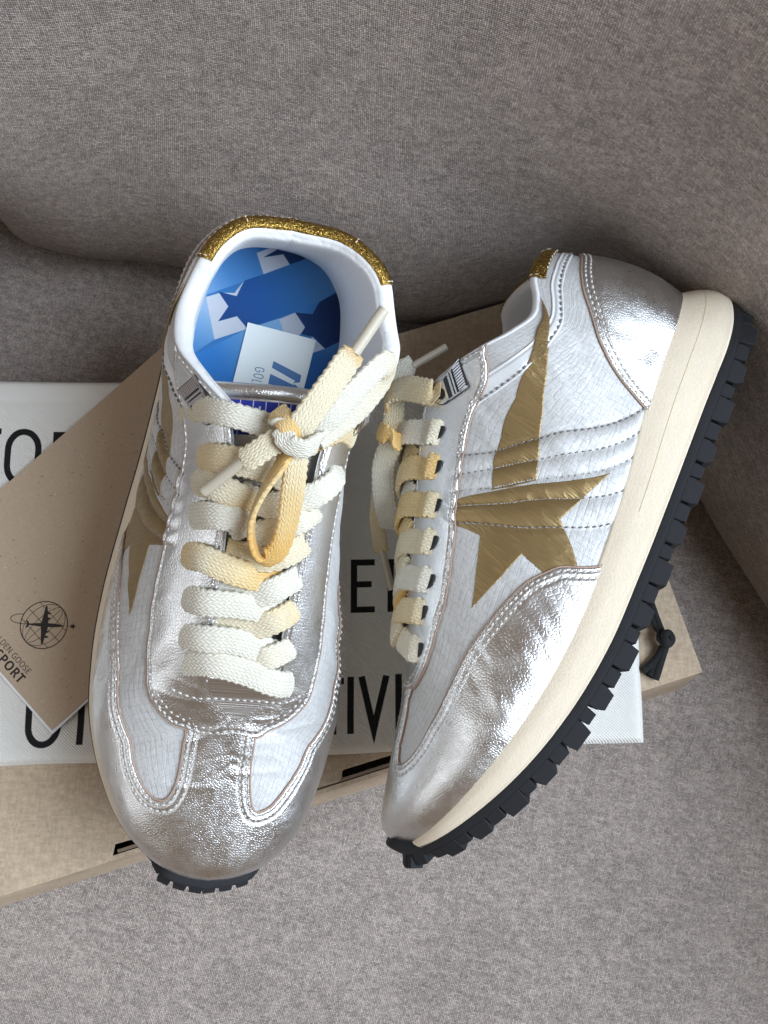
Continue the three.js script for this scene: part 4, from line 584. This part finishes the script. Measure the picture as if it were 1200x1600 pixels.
leftShoe.userData = { label: 'silver and white sneaker lying on its side, lugged sole to the right', category: 'sneaker' };
{
  const eyeletGeo = (() => { const g = new THREE.CylinderGeometry(.0036, .0036, .0012, 20); g.rotateX(Math.PI / 2); g.scale(.42, 1, 1); return g; })();
  const ey = [[.425, .93], [.475, .86], [.516, .845], [.562, .815], [.607, .80], [.654, .775], [.694, .78], [.738, .78]].map(([t, v]) => [skin(t, v, 1), skin(t, v - .02, -1)]);
  const TL = [[YELLOW, IVORY, ORANGE], [IVORY, WHITE, IVORY], [ORANGE, YELLOW, IVORY], [IVORY, YELLOW, ORANGE], [IVORY, IVORY, YELLOW], [WHITE], [IVORY, YELLOW], [WHITE, IVORY]];
  for (let i = 1; i < 8; i++) for (const s of [0, 1]) {
    const [p, n] = ey[i][s], [q, m2] = ey[Math.min(7, i + (i < 7 ? 1 : 0))][1 - s], sx = s ? -1 : 1, hi = (s ? .45 : .85) * mix(.08, 1, Math.pow(1 - (i - 1) / 6, 1.8)), mid = mix(p[2], q[2], .62), ym = topC(mix(.44, .76, i / 8))[1];
    const [p9, n9] = skin([.425, .475, .516, .562, .607, .654, .694, .738][i], [.93, .86, .845, .815, .80, .775, .78, .78][i] - (s ? .05 : .035), sx), pts = [add(p9, n9, -.35), add(p9, n9, .02), add(add(p, n, .36), [-sx * .1, 0, .02]), add(add(p, n, .4), [-sx * .45, 0, .05]), [sx * 1.15, ym + hi * .8, mix(p[2], q[2], .3)], [sx * .1, ym + hi, mid], [-sx * .75, ym + hi * .45 - .1, mix(p[2], q[2], .85)], [-sx * 1.3, ym - .25, q[2]]];
    if (!s) { const hole = mesh('eyelet', eyeletGeo, M.hole), q9 = add(p9, n9, .165), Z = new THREE.Vector3(...n9), Yq = new THREE.Vector3(0, .4, 1).cross(Z).cross(Z).multiplyScalar(-1).normalize(); hole.quaternion.setFromRotationMatrix(new THREE.Matrix4().makeBasis(new THREE.Vector3().crossVectors(Yq, Z), Yq, Z)); hole.position.set(q9[0] * .01, q9[1] * .01, q9[2] * .01); leftShoe.add(hole); }
    addLace(leftShoe, 1, 'lace_crossing', pts, { tones: TL[s ? (i + 3) % 8 : i], seed: 60 + i * 2 + s, width: 1.08, thick: .28 });
  }
  const [p0, n0] = ey[0][0];
  addLace(leftShoe, 1, 'lace_crossing', [add(p0, n0, .05), add(p0, n0, .45), [1.3, 12.4, 8.3], [.5, 12.9, 8.7], [-.1, 12.6, 9.2]], { tones: TL[0], seed: 80, width: 1.1, thick: .24 });
  addLace(leftShoe, 1, 'lace_knot', [[-.5, 12.0, 9.9], [.2, 12.6, 10.2], [1.2, 12.5, 10.35], [1.6, 12.1, 10.45], [1.2, 11.6, 10.5]], { tones: [YELLOW, ORANGE], seed: 81, width: .8 });
  const up = (p) => unit([.97, .2, .15]);
  const e1 = addLace(leftShoe, 1, 'lace_end', [[.55, 11.9, 10.45], [.45, 12.35, 9.42], [.27, 12.7, 8.24], [-.02, 12.75, 7.3], [-.28, 12.5, 6.95]], { tones: [YELLOW, IVORY, WHITE, WHITE], seed: 82, width: .95, taper: [1, .5], up }); addAglet(e1, 1, [-.25, 12.5, 7.0], [-.31, 11.48, 5.65]);
  addLace(leftShoe, 1, 'lace_loop', [[.5, 12.0, 10.5], [-.08, 11.95, 11.5], [-.59, 11.6, 12.45], [-1.3, 11.1, 13.3], [-2.0, 10.75, 13.8]], { tones: [IVORY, WHITE, WHITE], seed: 83, width: 1.05, up });
  const e2 = addLace(leftShoe, 1, 'lace_end', [[.2, 12.0, 10.5], [-.71, 11.95, 10.93], [-1.39, 11.87, 12.15], [-2, 11.56, 13.47], [-2.64, 10.99, 14.58], [-2.9, 10.72, 14.98]], { tones: [IVORY, IVORY, YELLOW], seed: 84, width: .7, taper: [1, .45], up }); addAglet(e2, 1, [-2.86, 10.76, 14.85], [-2.95, 9.65, 16.34]);
}
renderer.render(scene, camera);
